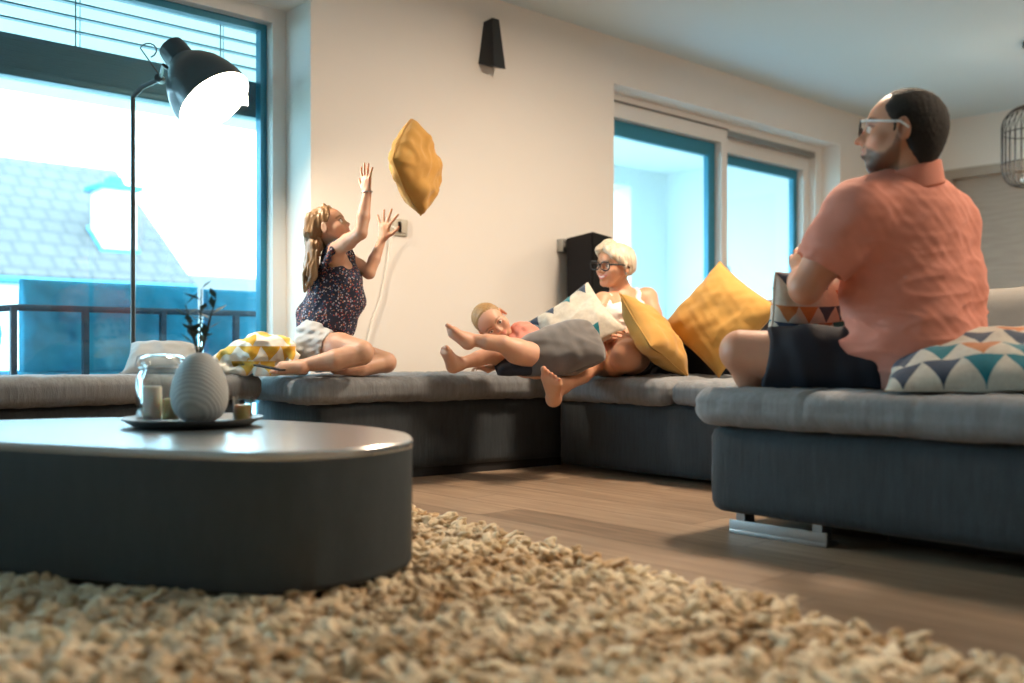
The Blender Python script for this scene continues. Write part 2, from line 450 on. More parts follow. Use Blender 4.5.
# loggia outside
struct(MB().box((-4, 4.66, -.15), (9.1, 7.3, -.04)), 'terrace_floor', M['terrace'])
lg = MB().box((-4, 4.70, 2.52), (9.1, 7.3, 2.85)).box((-4, 7.0, 2.33), (9.1, 7.3, 2.52))
struct(lg, 'trim_2', M['outwhite'])
struct(MB().box((8.8, 4.66, -.04), (9.1, 7.3, 2.52)).box((8.2, 7.0, -.04), (8.8, 7.3, 2.33)), 'wall_outer', M['outwhite'])
struct(MB().box((-60, 7.3, -3.2), (60, 90, -3.0)), 'ground_outside', pbr('grass_ground', (.18, .24, .16), rough=.95, var=(.6, .3)))

# neighbour's house
h = empty('neighbour_house', (2.5, 15, -3.0), 'neighbouring house with a tiled gable roof seen through the left window', 'house')
E, RN, RH, UE = 13.5, 16.4, 3.53, 6.30
MB().box((-8, 13.9, -3), (UE-.25, 18.9, 1.75)).prism([(-8, 13.9, 1.75), (-8, 18.9, 1.75), (-8, 16.4, 3.45)], (UE-.25+8, 0, 0)).build('wall', M['outwhite'], h)
m = MB()
m.prism([(-8.3, E, 1.53), (-8.3, RN, RH), (-8.3, 2*RN-E, 1.53), (-8.3, 2*RN-E, 1.43), (-8.3, RN, RH-.10), (-8.3, E, 1.43)], (UE+8.3, 0, 0))
m.build('roof', M['roof'], h)
MB().tube([(-8.3, E-.04, 1.45), (UE, E-.04, 1.45)], .055, 10).build('gutter', M['blind'], h)
c = MB().box((5.25, 14.15, 1.6), (5.72, 14.6, 2.86), .01).build('chimney', pbr('chimney_render', (.85, .86, .86), rough=.9), h)
MB().box((5.17, 14.07, 2.84), (5.80, 14.68, 2.92), .01).box((5.38, 14.27, 2.92), (5.58, 14.47, 3.06), .01).build('chimney_cap', M['alu'], c)
MB().prism([(5.20, 14.12, 1.84), (5.20, 14.12, 1.99), (5.20, 14.65, 2.36), (5.20, 14.65, 2.24)], (.57, 0, 0)).build('flashing', M['alu'], c)
h2 = empty('distant_house', (18, 30, -3.0), 'low pale roof of a farther house right of the gable', 'house')
MB().box((8, 27, -3), (24, 33, 1.6)).build('wall', M['outwhite'], h2)
MB().prism([(7.7, 26.5, 1.5), (7.7, 30, 3.0), (7.7, 33.5, 1.5)], (17, 0, 0)).build('roof', M['roof'], h2)
MB().box((12.0, 28.6, 2.2), (12.6, 29.2, 3.7)).build('chimney', M['outwhite'], h2)

# wall fixture, switch and cable
def wallp(px, py, n=NW):
    d = (px-512)/FPX; return P(px, py, n/(CA-SA*d))
fx = MB()
c0 = P(492, 45, 5.745)
u0, zz0, zz1 = c0[0], 2.185, 2.475
n0 = NW
zz0 += .012; zz1 -= .03; u0 -= .03
fx.add([(u0-.075, n0, zz0), (u0+.05, n0, zz0), (u0+.04, n0-.105, zz0-.03), (u0-.05, n0-.105, zz0-.03),
        (u0-.035, n0, zz1), (u0+.05, n0, zz1), (u0+.04, n0-.05, zz1+.018), (u0-.012, n0-.05, zz1+.018)],
       [(0, 3, 2, 1), (4, 5, 6, 7), (0, 1, 5, 4), (1, 2, 6, 5), (2, 3, 7, 6), (3, 0, 4, 7)])
o = fx.build('wall_speaker', M['black'])
tag(o, 'small black wedge-shaped speaker fixed high on the cream wall', 'speaker')
sw = empty('wall_switch', (4.0, NW, 1.2))
a = P(390.5, 227, 5.30); b = P(405.5, 227, 5.20); zc = 1.217
ua, ub = 2.925, 3.045
ua, ub = wallp(390, 227)[0], wallp(406.5, 227)[0]
sw.location = ((ua+ub)/2, NW, zc); tag(sw, 'cream socket and switch plate on the wall behind the raised hand of the girl', 'switch')
MB().box((ua, NW-.012, zc-.045), (ub, NW, zc+.045), .004).build('plate', M['switch'], sw)
MB().box((ub-.072, NW-.018, zc-.030), (ub-.012, NW-.011, zc+.030), .003).build('rocker', M['switch'], sw)
MB().box((ua+.01, NW-.018, zc-.030), (ua+.065, NW-.011, zc+.030), .003).build('socket', M['switch'], sw)
cb = MB(); um = wallp(390, 232)[0]; uu = [wallp(x_, 300)[0] for x_ in (389, 385, 379, 371, 364, 360, 358)]
cpts = [(um, NW-.02, zc-.0), (um, NW-.05, zc-.02), (uu[0], NW-.03, zc-.07), (uu[1], NW-.012, zc-.22), (uu[2], NW-.012, zc-.38), (uu[3], NW-.012, zc-.50), (uu[4], NW-.012, zc-.66), (uu[5], NW-.012, zc-.85), (uu[6], NW-.012, .1)]
q = []
for i in range(len(cpts)-1):
    for k in range(6):
        t_ = k/6; p0 = np.array(cpts[max(i-1, 0)]); p1 = np.array(cpts[i]); p2 = np.array(cpts[i+1]); p3 = np.array(cpts[min(i+2, len(cpts)-1)])
        q.append(.5*((2*p1)+(-p0+p2)*t_+(2*p0-5*p1+4*p2-p3)*t_**2+(-p0+3*p1-3*p2+p3)*t_**3))
q.append(np.array(cpts[-1]))
for p_ in q: p_[1] = min(p_[1], NW-.006)
o = cb.tube(q, .0045, 8).build('power_cable', M['cable'])
tag(o, 'white power cable hanging down the wall from the switch plate', 'cable')

# large black speaker on its bracket
sp = empty('loudspeaker', (4.52, 4.1, .86), 'tall black loudspeaker bracketed to the wall behind the laughing woman', 'speaker')
A = P(567, 270, 6.05); B_ = P(593, 270, 5.72); Cc = P(612, 270, 6.0)
z0, z1 = .835, 1.245
q4 = [A[:2], B_[:2], Cc[:2], A[:2]+Cc[:2]-B_[:2]]
sp.location = (float(np.mean([p[0] for p in q4])), float(np.mean([p[1] for p in q4])), z0)
MB().prism([(*p, z0) for p in q4], (0, 0, z1-z0)).build('cabinet', M['speaker'], sp)
d1 = (q4[1]-q4[0]); L1 = np.linalg.norm(d1); d1 = d1/L1; nn = np.array([d1[1], -d1[0]])
if np.dot(nn, q4[0]) > 0: nn = -nn
g = [q4[0]+d1*.012, q4[1]-d1*.012]
MB().prism([(*(g[0]), z0+.015), (*(g[1]), z0+.015), (*(g[1]+nn*.008), z0+.015), (*(g[0]+nn*.008), z0+.015)], (0, 0, z1-z0-.03)).build('grille', M['charc'], sp)
pb = P(564, 245, 6.1)
MB().box((pb[0]-.03, pb[1]-.02, 1.165), (pb[0]+.02, NW, 1.245), .004).box((pb[0]-.02, pb[1]-.03, 1.19), (q4[0][0]+.04, q4[0][1]+.03, 1.22)).build('bracket', M['greym'], sp)

# pendant lamp
pu, pn = 6.97, 2.50
pd = empty('pendant_lamp', (pu, pn, HC), 'black wire cage pendant lamp hanging in front of the oak door', 'lamp')
MB().lathe([(.055, -.03), (.055, 0)], (pu, pn, HC)).build('canopy', M['black'], pd)
MB().tube([(pu, pn, HC-.03), (pu, pn, 2.18)], .004, 8).build('cord', M['black'], pd)
m = MB()
prof = []
for k in range(15):
    a = math.pi/2*k/14; prof.append((.03+.15*math.sin(a), 2.03+.15*math.cos(a)))
prof += [(.18, 1.9), (.18, 1.78)]
for k in range(1, 9):
    a = math.pi/2*k/8; prof.append((.075+.105*math.cos(a), 1.78-.13*math.sin(a)))
for k in range(28):
    a = 2*math.pi*k/28
    m.tube([(pu+r*math.cos(a), pn+r*math.sin(a), z) for r, z in prof], .0030, 5)
for r, z in ((.18, 1.80), (.18, 2.0), (.075, 1.65), (.03, 2.18)):
    m.tube([(pu+r*math.cos(2*math.pi*k/36), pn+r*math.sin(2*math.pi*k/36), z) for k in range(37)], .004, 6)
m.build('cage', M['black'], pd)
MB().lathe([(.03, 1.62), (.035, 1.63), (.035, 1.67), (.02, 1.68)], (pu, pn, 0)).build('bottom_weight', M['black'], pd)
MB().lathe([(.02, 2.06), (.03, 2.05), (.03, 2.18), (.02, 2.19)], (pu, pn, 0)).build('socket', M['black'], pd)
pl_ = bpy.data.lights.new('pendant_glow', 'POINT'); pl_.energy = 9; pl_.color = WARM; pl_.shadow_soft_size = .05
po_ = bpy.data.objects.new('pendant_glow', pl_); po_.location = (0, 0, 1.76-HC); COL.objects.link(po_); po_.parent = pd
MB().lathe([(.001, 1.665), (.06, 1.675), (.07, 1.69), (.06, 1.705), (.001, 1.715)], (pu, pn, 0)).build('bulb', pbr('opal_glass', (.9, .9, .86), rough=.3), pd)
# ceiling lamps out of the frame that give the room its warm light
for i, (u, n, lb) in enumerate(((3.75, 2.2, 'flat square ceiling lamp above the sofa corner'), (3.9, .1, 'flat square ceiling lamp behind the man'), (6.4, 1.3, 'flat square ceiling lamp near the far end of the room'))):
    o = MB().box((u-.27, n-.27, 2.505), (u+.27, n+.27, HC), .01).build('ceiling_lamp', M['pvc'])
    tag(o, lb, 'lamp', 'ceiling lamps out of the frame')
# ------------------------------------------------------------------ sofa
def soft_box(o, ux, uy, uz, lx, ly, lz, r, rp=None, crown=.0, wr=.0, seed=0, pinch=0.0, res=.02, zr=None, tuck=()):
    """rounded upholstered block. o = lower corner, axes, lengths; r edge radius; rp plan corner radius"""
    rp = max(rp or r, r); L = np.array([lx, ly, lz])
    n = [max(6, int(l/res)) for l in L]; V_, F = [], []
    def grid(ax0, ax1, ax2, s):
        a = np.linspace(0, 1, n[ax0]+1); b = np.linspace(0, 1, n[ax1]+1)
        A, B = np.meshgrid(a, b, indexing='ij'); p = np.zeros(A.shape+(3,)); p[..., ax0] = A; p[..., ax1] = B; p[..., ax2] = s
        base = sum(len(q) for q in V_); V_.append(p.reshape(-1, 3)); m = n[ax1]+1
        i, j = np.meshgrid(np.arange(n[ax0]), np.arange(n[ax1]), indexing='ij'); i = i.ravel(); j = j.ravel()
        f = np.stack([i*m+j, (i+1)*m+j, (i+1)*m+j+1, i*m+j+1], 1)+base
        F.append(f if s == 1 else f[:, ::-1])
    for s in (0, 1): grid(0, 1, 2, s); grid(1, 2, 0, s); grid(2, 0, 1, s)
    v = np.concatenate(V_)*L; f = np.concatenate(F)
    zr = zr or r; c = L/2; q = v-c
    # plan rounding, then edge rounding
    hx, hy, hz = L/2
    inx = np.clip(q[:, 0], -(hx-rp), hx-rp); iny = np.clip(q[:, 1], -(hy-rp), hy-rp)
    dx, dy = q[:, 0]-inx, q[:, 1]-iny; dl = np.maximum(np.maximum(abs(dx), abs(dy)), 1e-9); dn = np.hypot(dx, dy)+1e-9
    sc = dl/dn
    q[:, 0] = inx+dx*sc; q[:, 1] = iny+dy*sc
    # edge profile: inset depends on how far z is from the mid
    edge = dl/rp
    zz = np.clip((abs(q[:, 2])-(hz-zr))/zr, 0, 1)
    rad = np.clip(edge, 0, 1)
    # superellipse blend
    e1 = np.where(rad > 1-r/rp, (rad-(1-r/rp))/(r/rp), 0)
    m_ = np.maximum(e1, zz); l_ = np.sqrt(e1**2+zz**2)+1e-9; k = m_/l_
    ne1, nzz = e1*k, zz*k
    nrad = np.where(rad > 1-r/rp, 1-r/rp+ne1*r/rp, rad)
    s2 = np.where(rad > 1e-6, nrad/np.maximum(rad, 1e-6), 1)
    q[:, 0] = inx+(q[:, 0]-inx)*s2; q[:, 1] = iny+(q[:, 1]-iny)*s2
    q[:, 2] = np.sign(q[:, 2])*np.where(zz > 0, (hz-zr)+nzz*zr, abs(q[:, 2]))
    if crown:
        g = np.clip((1-(q[:, 0]/hx)**4), 0, 1)*np.clip((1-(q[:, 1]/hy)**4), 0, 1); q[:, 2] += np.where(q[:, 2] > 0, crown*g, 0)
    side = np.clip(rad, 0, 1)[:, None]
    if pinch:
        w = np.exp(-((q[:, 2]-hz*.1)/.007)**2)*(edge > .5); nrm = np.stack([dx, dy, 0*dx], 1)/dn[:, None]; q -= nrm*(w*pinch)[:, None]
    for g in tuck:
        w = np.exp(-((q[:, 1]+hy-g)/.009)**2)*.010; q[:, 2] -= np.where(q[:, 2] > 0, w, 0); q[:, 0] += np.where(q[:, 0] < -hx+.06, w*.8, 0)
    p = np.array(o)+np.outer(q[:, 0]+hx, ux)+np.outer(q[:, 1]+hy, uy)+np.outer(q[:, 2]+hz, uz)
    if wr:
        d = nz(p*np.array([1, 1, .3]), 130, seed)*wr*.55+nz(p, 45, seed+5)*wr*.6+nz(p, 9, seed+3)*wr*1.4
        nr = q/np.array([hx, hy, hz]); nr = nr**5; nr /= (np.linalg.norm(nr, axis=1)[:, None]+1e-6)
        wn = np.outer(nr[:, 0], ux)+np.outer(nr[:, 1], uy)+np.outer(nr[:, 2], uz); p = p+wn*d[:, None]
    return p, f
def weld(o, d=.0008):
    bm = bmesh.new(); bm.from_mesh(o.data); bmesh.ops.remove_doubles(bm, verts=bm.verts, dist=d)
    bmesh.ops.recalc_face_normals(bm, faces=bm.faces)
    for f in bm.faces: f.smooth = True
    bm.to_mesh(o.data); bm.free(); return o
def block(name, mat, parent, *a, **kw):
    v, f = soft_box(*a, **kw); return weld(mesh_np(name, v, f, mat, parent))
X, Y, Z = np.array([1., 0, 0]), np.array([0, 1., 0]), np.array([0, 0, 1.])

# C: the near chaise on the right (its end faces the rug)
uC, nC0, nC1 = 2.55, .45, 1.86
sC = empty('sofa_chaise', (3.4, 1.1, 0), 'near right-hand block of the blue-grey corner sofa, under the man', 'sofa')
block('base', M['sofa_base_shaded'], sC, (uC, nC0, .062), X, Y, Z, 1.70, nC1-nC0+.025, .262, .035, .07, wr=.0012, seed=3, res=.03)
block('seat_cushion', M['sofa'], sC, (uC-.045, nC0, .330), X, Y, Z, 1.77, nC1-nC0+.065, .112, .052, .10, crown=.012, wr=.0030, seed=5, pinch=.005, res=.012, tuck=(.33, .74, 1.06))
MB().box((uC+.02, 1.47, .0), (uC+.09, 1.80, .012), .002).box((uC+.022, 1.47, .0), (uC+.028, 1.80, .042), .001).box((uC+.03, 1.49, .01), (uC+.085, 1.52, .062)).box((uC+.03, 1.75, .01), (uC+.085, 1.78, .062)).build('foot', M['chrome'], sC)
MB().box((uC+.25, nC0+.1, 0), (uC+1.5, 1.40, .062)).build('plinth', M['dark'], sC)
# B: the far side, the woman sits on it
uB = 3.38
sB = empty('corner_sofa', (3.9, 2.6, 0), 'far side of the grey corner sofa with backrest, behind the yellow cushions', 'sofa')
block('base', M['sofa_base_shaded'], sB, (uB, 1.92, .02), X, Y, Z, .85, 1.43, .31, .03, .05, wr=.0015, seed=8, res=.03)
block('seat_cushion', M['sofa'], sB, (uB-.05, 2.655, .325), X, Y, Z, .86, .71, .108, .05, .07, crown=.010, wr=.0042, seed=11, pinch=.005, res=.013)
block('seat_cushion', M['sofa'], sB, (uB-.05, 1.93, .325), X, Y, Z, .86, .725, .108, .05, .07, crown=.010, wr=.0042, seed=14, pinch=.005, res=.013)
for i, (a, b, s_) in enumerate(((.45, 1.88, sC), (1.92, 2.62, sB), (2.64, 3.30, sB))):
    block('backrest', M['backrest'], s_, (4.22, a, .45), X, Y, Z, .24, b-a, .37, .07, .09, wr=.003, seed=20+i, res=.03)
MB().box((4.30, 1.92, .03), (4.46, 3.3, .445), .02).build('back_frame', M['sofa_base_shaded'], sB)
MB().box((4.30, .45, .03), (4.46, 1.88, .445), .02).build('back_frame', M['sofa_base_shaded'], sC)
# A: along the window wall, girl and boy on it; slightly turned
ang = math.radians(6.5)
ax, ay = np.array([-math.cos(ang), math.sin(ang), 0]), np.array([math.sin(ang), math.cos(ang), 0])
cA = np.array([3.45, 3.425, 0])
sA = empty('sofa_daybed', (2.9, 3.8, 0), 'long grey sofa block along the wall that the girl and the boy use', 'sofa')
def blockA(name, mat, d0, l, y0, ly, z0, lz, *a, **kw):
    o = cA+ax*(d0+l)+ay*y0+Z*z0; return block(name, mat, sA, o, -ax, ay, Z, l, ly, lz, *a, **kw)
LA = 1.30
blockA('base', M['sofa_base_shaded'], -.75, LA+.70, .0, .70, .035, .305, .03, .05, wr=.0015, seed=31, res=.03)
blockA('seat_cushion', M['sofa'], -.78, LA+.84, -.055, .78, .338, .108, .05, .13, crown=.010, wr=.0036, seed=33, pinch=.005, res=.013)
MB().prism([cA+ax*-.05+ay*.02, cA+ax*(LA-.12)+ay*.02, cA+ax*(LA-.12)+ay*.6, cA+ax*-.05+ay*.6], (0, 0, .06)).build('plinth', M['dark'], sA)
# left part under the big window
sL = empty('sofa_bench', (1.0, 4.0, 0), 'sofa block in front of the big window, left of the girl', 'sofa')
block('base', M['sofa_base_shaded'], sL, (-1.1, 3.84, .03), X, Y, Z, 3.14, .42, .33, .03, .05, wr=.0015, seed=41, res=.035)
block('seat_cushion', M['sofa'], sL, (-1.1, 3.79, .355), X, Y, Z, 3.19, .50, .108, .045, .06, crown=.006, wr=.003, seed=43, pinch=.003, res=.02)

# ------------------------------------------------------------------ coffee table
tk = [(-1.21, 2.36), (-.60, 2.14), (-.38, 2.19), (-.262, 2.36), (-.252, 2.50), (-.315, 2.70), (-.49, 2.93), (-.85, 3.16), (-1.25, 3.25), (-1.62, 3.10), (-1.83, 2.86), (-1.70, 2.58)]
def closed_curve(pts, m=12):
    n = len(pts); out = []
    for i in range(n):
        p0, p1, p2, p3 = (np.array(pts[(i+k-1) % n], float) for k in range(4))
        for k in range(m):
            t_ = k/m; out.append(.5*((2*p1)+(-p0+p2)*t_+(2*p0-5*p1+4*p2-p3)*t_**2+(-p0+3*p1-3*p2+p3)*t_**3))
    return out
tc = closed_curve(tk)
tcc = np.mean(tc, axis=0)
tb = empty('coffee_table', tuple(W(tcc[0], tcc[1], .0)), 'low pebble-shaped coffee table of dark grey concrete on the rug', 'table')
def ring(sc, h): return [W(tcc[0]+(p[0]-tcc[0])*sc, tcc[1]+(p[1]-tcc[1])*sc, h) for p in tc]
def stack(rings):
    m = MB(); n = len(rings[0]); v = [p for r in rings for p in r]
    f = [(i*n+k, i*n+(k+1) % n, (i+1)*n+(k+1) % n, (i+1)*n+k) for i in range(len(rings)-1) for k in range(n)]
    f += [tuple(range(n-1, -1, -1)), tuple((len(rings)-1)*n+k for k in range(n))]; m.add(v, f); return m
def concrete():
    t = NT('dark_concrete'); c = t.coord(); f = t.noise(c, 2.2, 6, .7); g = t.noise(t.coord('Object', (3, 3, 1)), 9, 5, .7)
    mx = t.mix(.5, t.mix(f, (.030, .043, .052), (.060, .077, .088)), t.mix(g, (.028, .040, .050), (.075, .088, .096)))
    t.l(mx, t.b.inputs['Base Color']); t.set(rough=.62, spec=.3); t.bump(g, .15, .002); return t.m
def table_top():
    t = NT('polished_concrete_top'); c = t.coord(); f = t.noise(c, 4, 6, .7)
    t.l(t.mix(f, (.15, .175, .185), (.23, .26, .27)), t.b.inputs['Base Color']); t.set(rough=.26, spec=.9, coat=1.0, ior=2.3); t.b.inputs['Coat Roughness'].default_value = .22; t.b.inputs['Coat IOR'].default_value = 1.8; return t.m
stack([ring(.985, .035), ring(1, .05), ring(1, .324)]).build('body', concrete(), tb)
stack([ring(1.0, .324), ring(1.004, .328), ring(1.004, .340), ring(.998, .344)]).build('tabletop', table_top(), tb)
# tray and what stands on it
TX, TZ, TT = (193-512)/FPX*2.87, 2.87, .344
tc_ = W(TX, TZ, TT)
o = MB().lathe([(.13, 0), (.165, .004), (.195, .022), (.197, .026), (.190, .025), (.162, .010), (.001, .009)], tc_, n=64, cap1=False).build('tray', pbr('slate_tray', (.03, .034, .036), rough=.5), smooth=False)
tag(o, 'round dark slate tray on the coffee table carrying jar and vase', 'tray')
JT = TT+.0105
jar = empty('lantern_jar', tuple(W(TX-.085, TZ-.01, JT)), 'clear glass swing-top jar lantern with a candle, left on the tray', 'jar')
jc = world_loc(jar)
glass = NT('clear_glass'); glass.t.nodes.remove(glass.b)
_tr = glass.n('ShaderNodeBsdfTransparent'); _tr.inputs[0].default_value = (.94, .97, .98, 1); _gl = glass.n('ShaderNodeBsdfGlossy'); _gl.inputs['Roughness'].default_value = .03
_lw = glass.n('ShaderNodeLayerWeight'); _lw.inputs[0].default_value = .35; _mx = glass.n('ShaderNodeMixShader')
glass.l(_lw.outputs[1], _mx.inputs[0]); glass.l(_tr.outputs[0], _mx.inputs[1]); glass.l(_gl.outputs[0], _mx.inputs[2]); glass.l(_mx.outputs[0], glass.out.inputs[0])
GL = glass.m
MB().lathe([(.001, 0), (.062, .0), (.070, .006), (.072, .02), (.072, .125), (.066, .140), (.058, .150), (.058, .165), (.060, .168), (.055, .168), (.054, .150), (.067, .122), (.067, .02), (.06, .01), (.001, .008)], jc, n=48, cap0=False, cap1=False).build('glass_body', GL, jar)
MB().lathe([(.060, .170), (.062, .174), (.062, .186), (.045, .194), (.001, .196)], jc, n=40, cap1=False).build('lid', GL, jar)
m = MB().tube([jc+W(.063*math.cos(a), .063*math.sin(a), .158) for a in np.linspace(0, 2*math.pi, 33)], .0022, 6)
m.tube([jc+W(-.063, 0, .150), jc+W(-.078, 0, .165), jc+W(-.070, 0, .19), jc+W(-.05, 0, .195)], .0025, 6); m.build('wire_clasp', M['chrome'], jar)
for nm, dx, dz, hh, rr, cc in (('white pillar candle inside the jar', -.028, .0, .095, .026, (.85, .82, .70)), ('yellow candle inside the jar', .030, -.01, .060, .024, (.80, .66, .30))):
    q = jc+W(dx, dz, .010)
    k = empty('pillar_candle', tuple(q), nm, 'candle', 'candles on the tray')
    MB().lathe([(rr-.002, 0), (rr, .003), (rr, hh-.004), (rr-.004, hh), (.001, hh-.004)], q, n=28, cap1=False).build('wax', pbr('wax', cc, rough=.5, sss=.3), k)
    MB().tube([q+Z*(hh-.005), q+Z*(hh+.012)], .0012, 6).build('wick', M['black'], k)
q = W(TX+.046, TZ-.085, JT)
def vase_mat():
    t = NT('ribbed_grey_ceramic'); c = t.coord('Object')
    w1 = t.n('ShaderNodeTexWave', bands_direction='DIAGONAL'); t.l(c, w1.inputs[0]); w1.inputs['Scale'].default_value = 38; w1.inputs['Distortion'].default_value = 1.5
    t.l(t.mix(w1.outputs[1], (.34, .36, .36), (.46, .48, .475)), t.b.inputs['Base Color']); t.set(rough=.7); t.bump(w1.outputs[1], .3, .002); return t.m
vs = empty('egg_vase', tuple(q), 'egg-shaped ribbed grey vase on the tray holding a dark twig', 'vase')
pr = [(.001, 0), (.045, .0)]
for k in range(1, 20):
    a = k/20*math.pi; hh_ = (1-math.cos(a))/2; pr.append((max(.010, math.sin(a)**.9*.081*(1.14-.38*hh_)), .102*(1-math.cos(a))))
pr = [p for p in pr if p[1] < .196]+[(.016, .200), (.011, .201), (.010, .17)]
MB().lathe(pr, q, n=56, cap0=False, cap1=False).build('vase_body', vase_mat(), vs)
tw = empty('twig_sprig', tuple(q+Z*.18), 'dark leafy twig standing in the egg-shaped vase', 'plant')
m = MB(); lf = MB(); rnd = random.Random(4)
for k, (dx, dz, hh) in enumerate(((.005, 0, .20), (-.045, .01, .155), (.05, -.01, .17), (.02, .03, .13), (-.02, -.03, .12))):
    p0 = q+Z*.18; p1 = p0+W(dx*.5, dz, hh*.55); p2 = p0+W(dx, dz*1.5, hh)
    m.tube([p0, p1, p2], [.003, .0025, .0015], 6)
    for j in range(5):
        t_ = .35+.65*j/4; b_ = p0+(p2-p0)*t_; d = W(rnd.uniform(-1, 1), rnd.uniform(-1, 1), rnd.uniform(.2, .9)); d /= np.linalg.norm(d)
        s_ = np.cross(d, Z); s_ /= np.linalg.norm(s_); l_ = rnd.uniform(.035, .06)
        lf.add([b_, b_+d*l_*.5+s_*l_*.3+Z*.002, b_+d*l_, b_+d*l_*.5-s_*l_*.25+Z*.002, b_+d*l_*.5-Z*.002], [(0, 4, 1), (1, 4, 2), (2, 4, 3), (3, 4, 0), (0, 1, 2, 3)])
m.build('stems', pbr('dark_stem', (.02, .03, .02), rough=.7), tw); lf.build('leaves', pbr('dark_leaf', (.018, .045, .03), rough=.6), tw)
q = W(TX+.148, TZ-.02, TT+.012)
tl = empty('tealight_glass', tuple(q), 'small glass with a golden candle at the right rim of the tray', 'candle')
MB().lathe([(.024, 0), (.027, .002), (.029, .072), (.0275, .072), (.025, .006), (.001, .005)], q, n=32, cap0=True, cap1=False).build('glass_cup', GL, tl)
MB().lathe([(.0235, .006), (.0245, .05), (.001, .051)], q, n=28, cap1=False).build('wax', pbr('golden_wax', (.62, .40, .10), rough=.5, sss=.2), tl)

# ------------------------------------------------------------------ shaggy rug
E0, ED, EI = np.array([-.33, 3.36]), np.array([.568, -.823]), np.array([-.823, -.568])
def rugp(t_, s_): p = E0+ED*t_+EI*s_; return p
T0, T1, S1 = -.22, 2.75, 2.35
rg = empty('shaggy_rug', tuple(W(*(rugp(1.2, 1.1)), 0)), 'thick shaggy cream and beige wool rug under the coffee table', 'rug')
MB().prism([W(*rugp(a, b), .001) for a, b in ((T0+.015, .015), (T1, .015), (T1, S1), (T0+.015, S1))], (0, 0, .010)).build('backing', pbr('rug_backing', (.22, .15, .09), rough=.95), rg)
def rug_pile():
    r = np.random.RandomState(7); sp = .0205
    a, b = np.meshgrid(np.arange(T0, T1, sp), np.arange(0, S1, sp), indexing='ij')
    a = a.ravel()+r.uniform(-.5, .5, a.size)*sp; b = b.ravel()+r.uniform(-.5, .5, b.size)*sp
    x = E0[0]+ED[0]*a+EI[0]*b; z = E0[1]+ED[1]*a+EI[1]*b
    poly = np.array(tc); n = len(poly); ins = np.zeros(len(x), bool); j = n-1
    pc = poly.mean(0); pol = pc+(poly-pc)*.97
    for i in range(n):
        xi, zi, xj, zj = pol[i, 0], pol[i, 1], pol[j, 0], pol[j, 1]
        c_ = ((zi > z) != (zj > z)) & (x < (xj-xi)*(z-zi)/(zj-zi+1e-12)+xi); ins ^= c_; j = i
    keep = (~ins) & (z > .75) & (abs(x) < z*.62+.25); x, z = x[keep], z[keep]; N = len(x)
    q = np.stack([x, z, 0*x], 1)
    cl = nz(q, 75, 1); c2 = nz(q, 75, 2); hm = nz(q, 60, 3)
    L = .026+.013*hm+r.uniform(-.005, .005, N)
    lx = cl*.9+r.uniform(-.45, .45, N); lz = c2*.9+r.uniform(-.45, .45, N)
    R = r.uniform(.0095, .0150, N); S, K = 7, 7; verts = np.zeros((N, K, S, 3), np.float32)
    ph = r.uniform(0, 6.28, N); tw = r.uniform(1.5, 3.5, N)
    ts = np.array([0, .2, .4, .62, .82, .96, 1.03]); rs = np.array([.9, 1.0, 1.1, 1.15, 1.0, .68, .2])
    for k in range(K):
        t_ = ts[k]; bend = t_**1.8
        cx = x+lx*L*bend+.006*t_*np.sin(ph+tw*t_*3); cz = z+lz*L*bend+.006*t_*np.cos(ph+tw*t_*3)
        ch = .008+L*np.sqrt(np.clip(1-.25*(lx**2+lz**2)*t_, .25, 1))*t_
        for s in range(S):
            an = 2*math.pi*s/S+tw*t_
            rr = R*rs[k]
            verts[:, k, s, 0] = cx+rr*np.cos(an); verts[:, k, s, 1] = cz+rr*np.sin(an); verts[:, k, s, 2] = ch+rr*.35*np.sin(an+ph)
    v = verts.reshape(-1, 3); wv = np.stack([CA*v[:, 0]+SA*v[:, 1], -SA*v[:, 0]+CA*v[:, 1], v[:, 2]], 1)
    base = (np.arange(N)*K*S)[:, None]; fs = []
    for k in range(K-1):
        for s in range(S):
            fs.append(np.concatenate([base+k*S+s, base+k*S+(s+1) % S, base+(k+1)*S+(s+1) % S, base+(k+1)*S+s], 1))
    fs.append(np.concatenate([base+(K-1)*S+0, base+(K-1)*S+1, base+(K-1)*S+2, base+(K-1)*S+3], 1))
    fs.append(np.concatenate([base+(K-1)*S+0, base+(K-1)*S+3, base+(K-1)*S+4, base+(K-1)*S+5], 1))
    f = np.concatenate(fs)
    mixv = np.clip(.55+.45*nz(q, 30, 5)+.25*hm+r.normal(0, .16, N), 0, 1)[:, None]
    c_ = (1-mixv)*np.array([.50, .31, .14])+mixv*np.array([.88, .74, .52])
    cols = np.repeat(c_, K*S, axis=0)
    o = mesh_np('pile', wv, f, attr_mat('rug_wool', rough=.95, var=.15, vscale=160, bump=(500, .5, .002), sheen=.25), rg, cols=cols)
    o['kind'] = 'stuff'; return o
rug_pile()

# ------------------------------------------------------------------ floor lamp
LP = P(133, 300, 4.40); LP = np.array([LP[0], LP[1], 0])
fl = empty('floor_lamp', tuple(LP), 'dark floor lamp with a glowing bell shade in front of the window', 'lamp')
MB().lathe([(.13, 0), (.13, .012), (.125, .02), (.02, .024)], LP, n=40).build('base', M['lampm'], fl)
topz = CAMH+(HZ-97)/FPX*4.4
hd = P(168, 68, 4.30)
pk = P(160, 79, 4.33)
m = MB().tube([LP+Z*.02, LP+Z*(topz-.03), LP+Z*topz, LP+Z*(topz+.03)+(pk-LP-Z*topz)*np.array([.35, .35, .12]), pk], .0105, 12); m.build('pole', M['lampm'], fl)
ax_ = V(.56, -.50, -.66)
apex = P(173, 60, 4.30)
shade = [(.001, -.045), (.035, -.044), (.056, -.03), (.060, 0), (.060, .05), (.066, .058), (.078, .07), (.105, .10), (.132, .142), (.152, .195), (.162, .245), (.165, .29)]
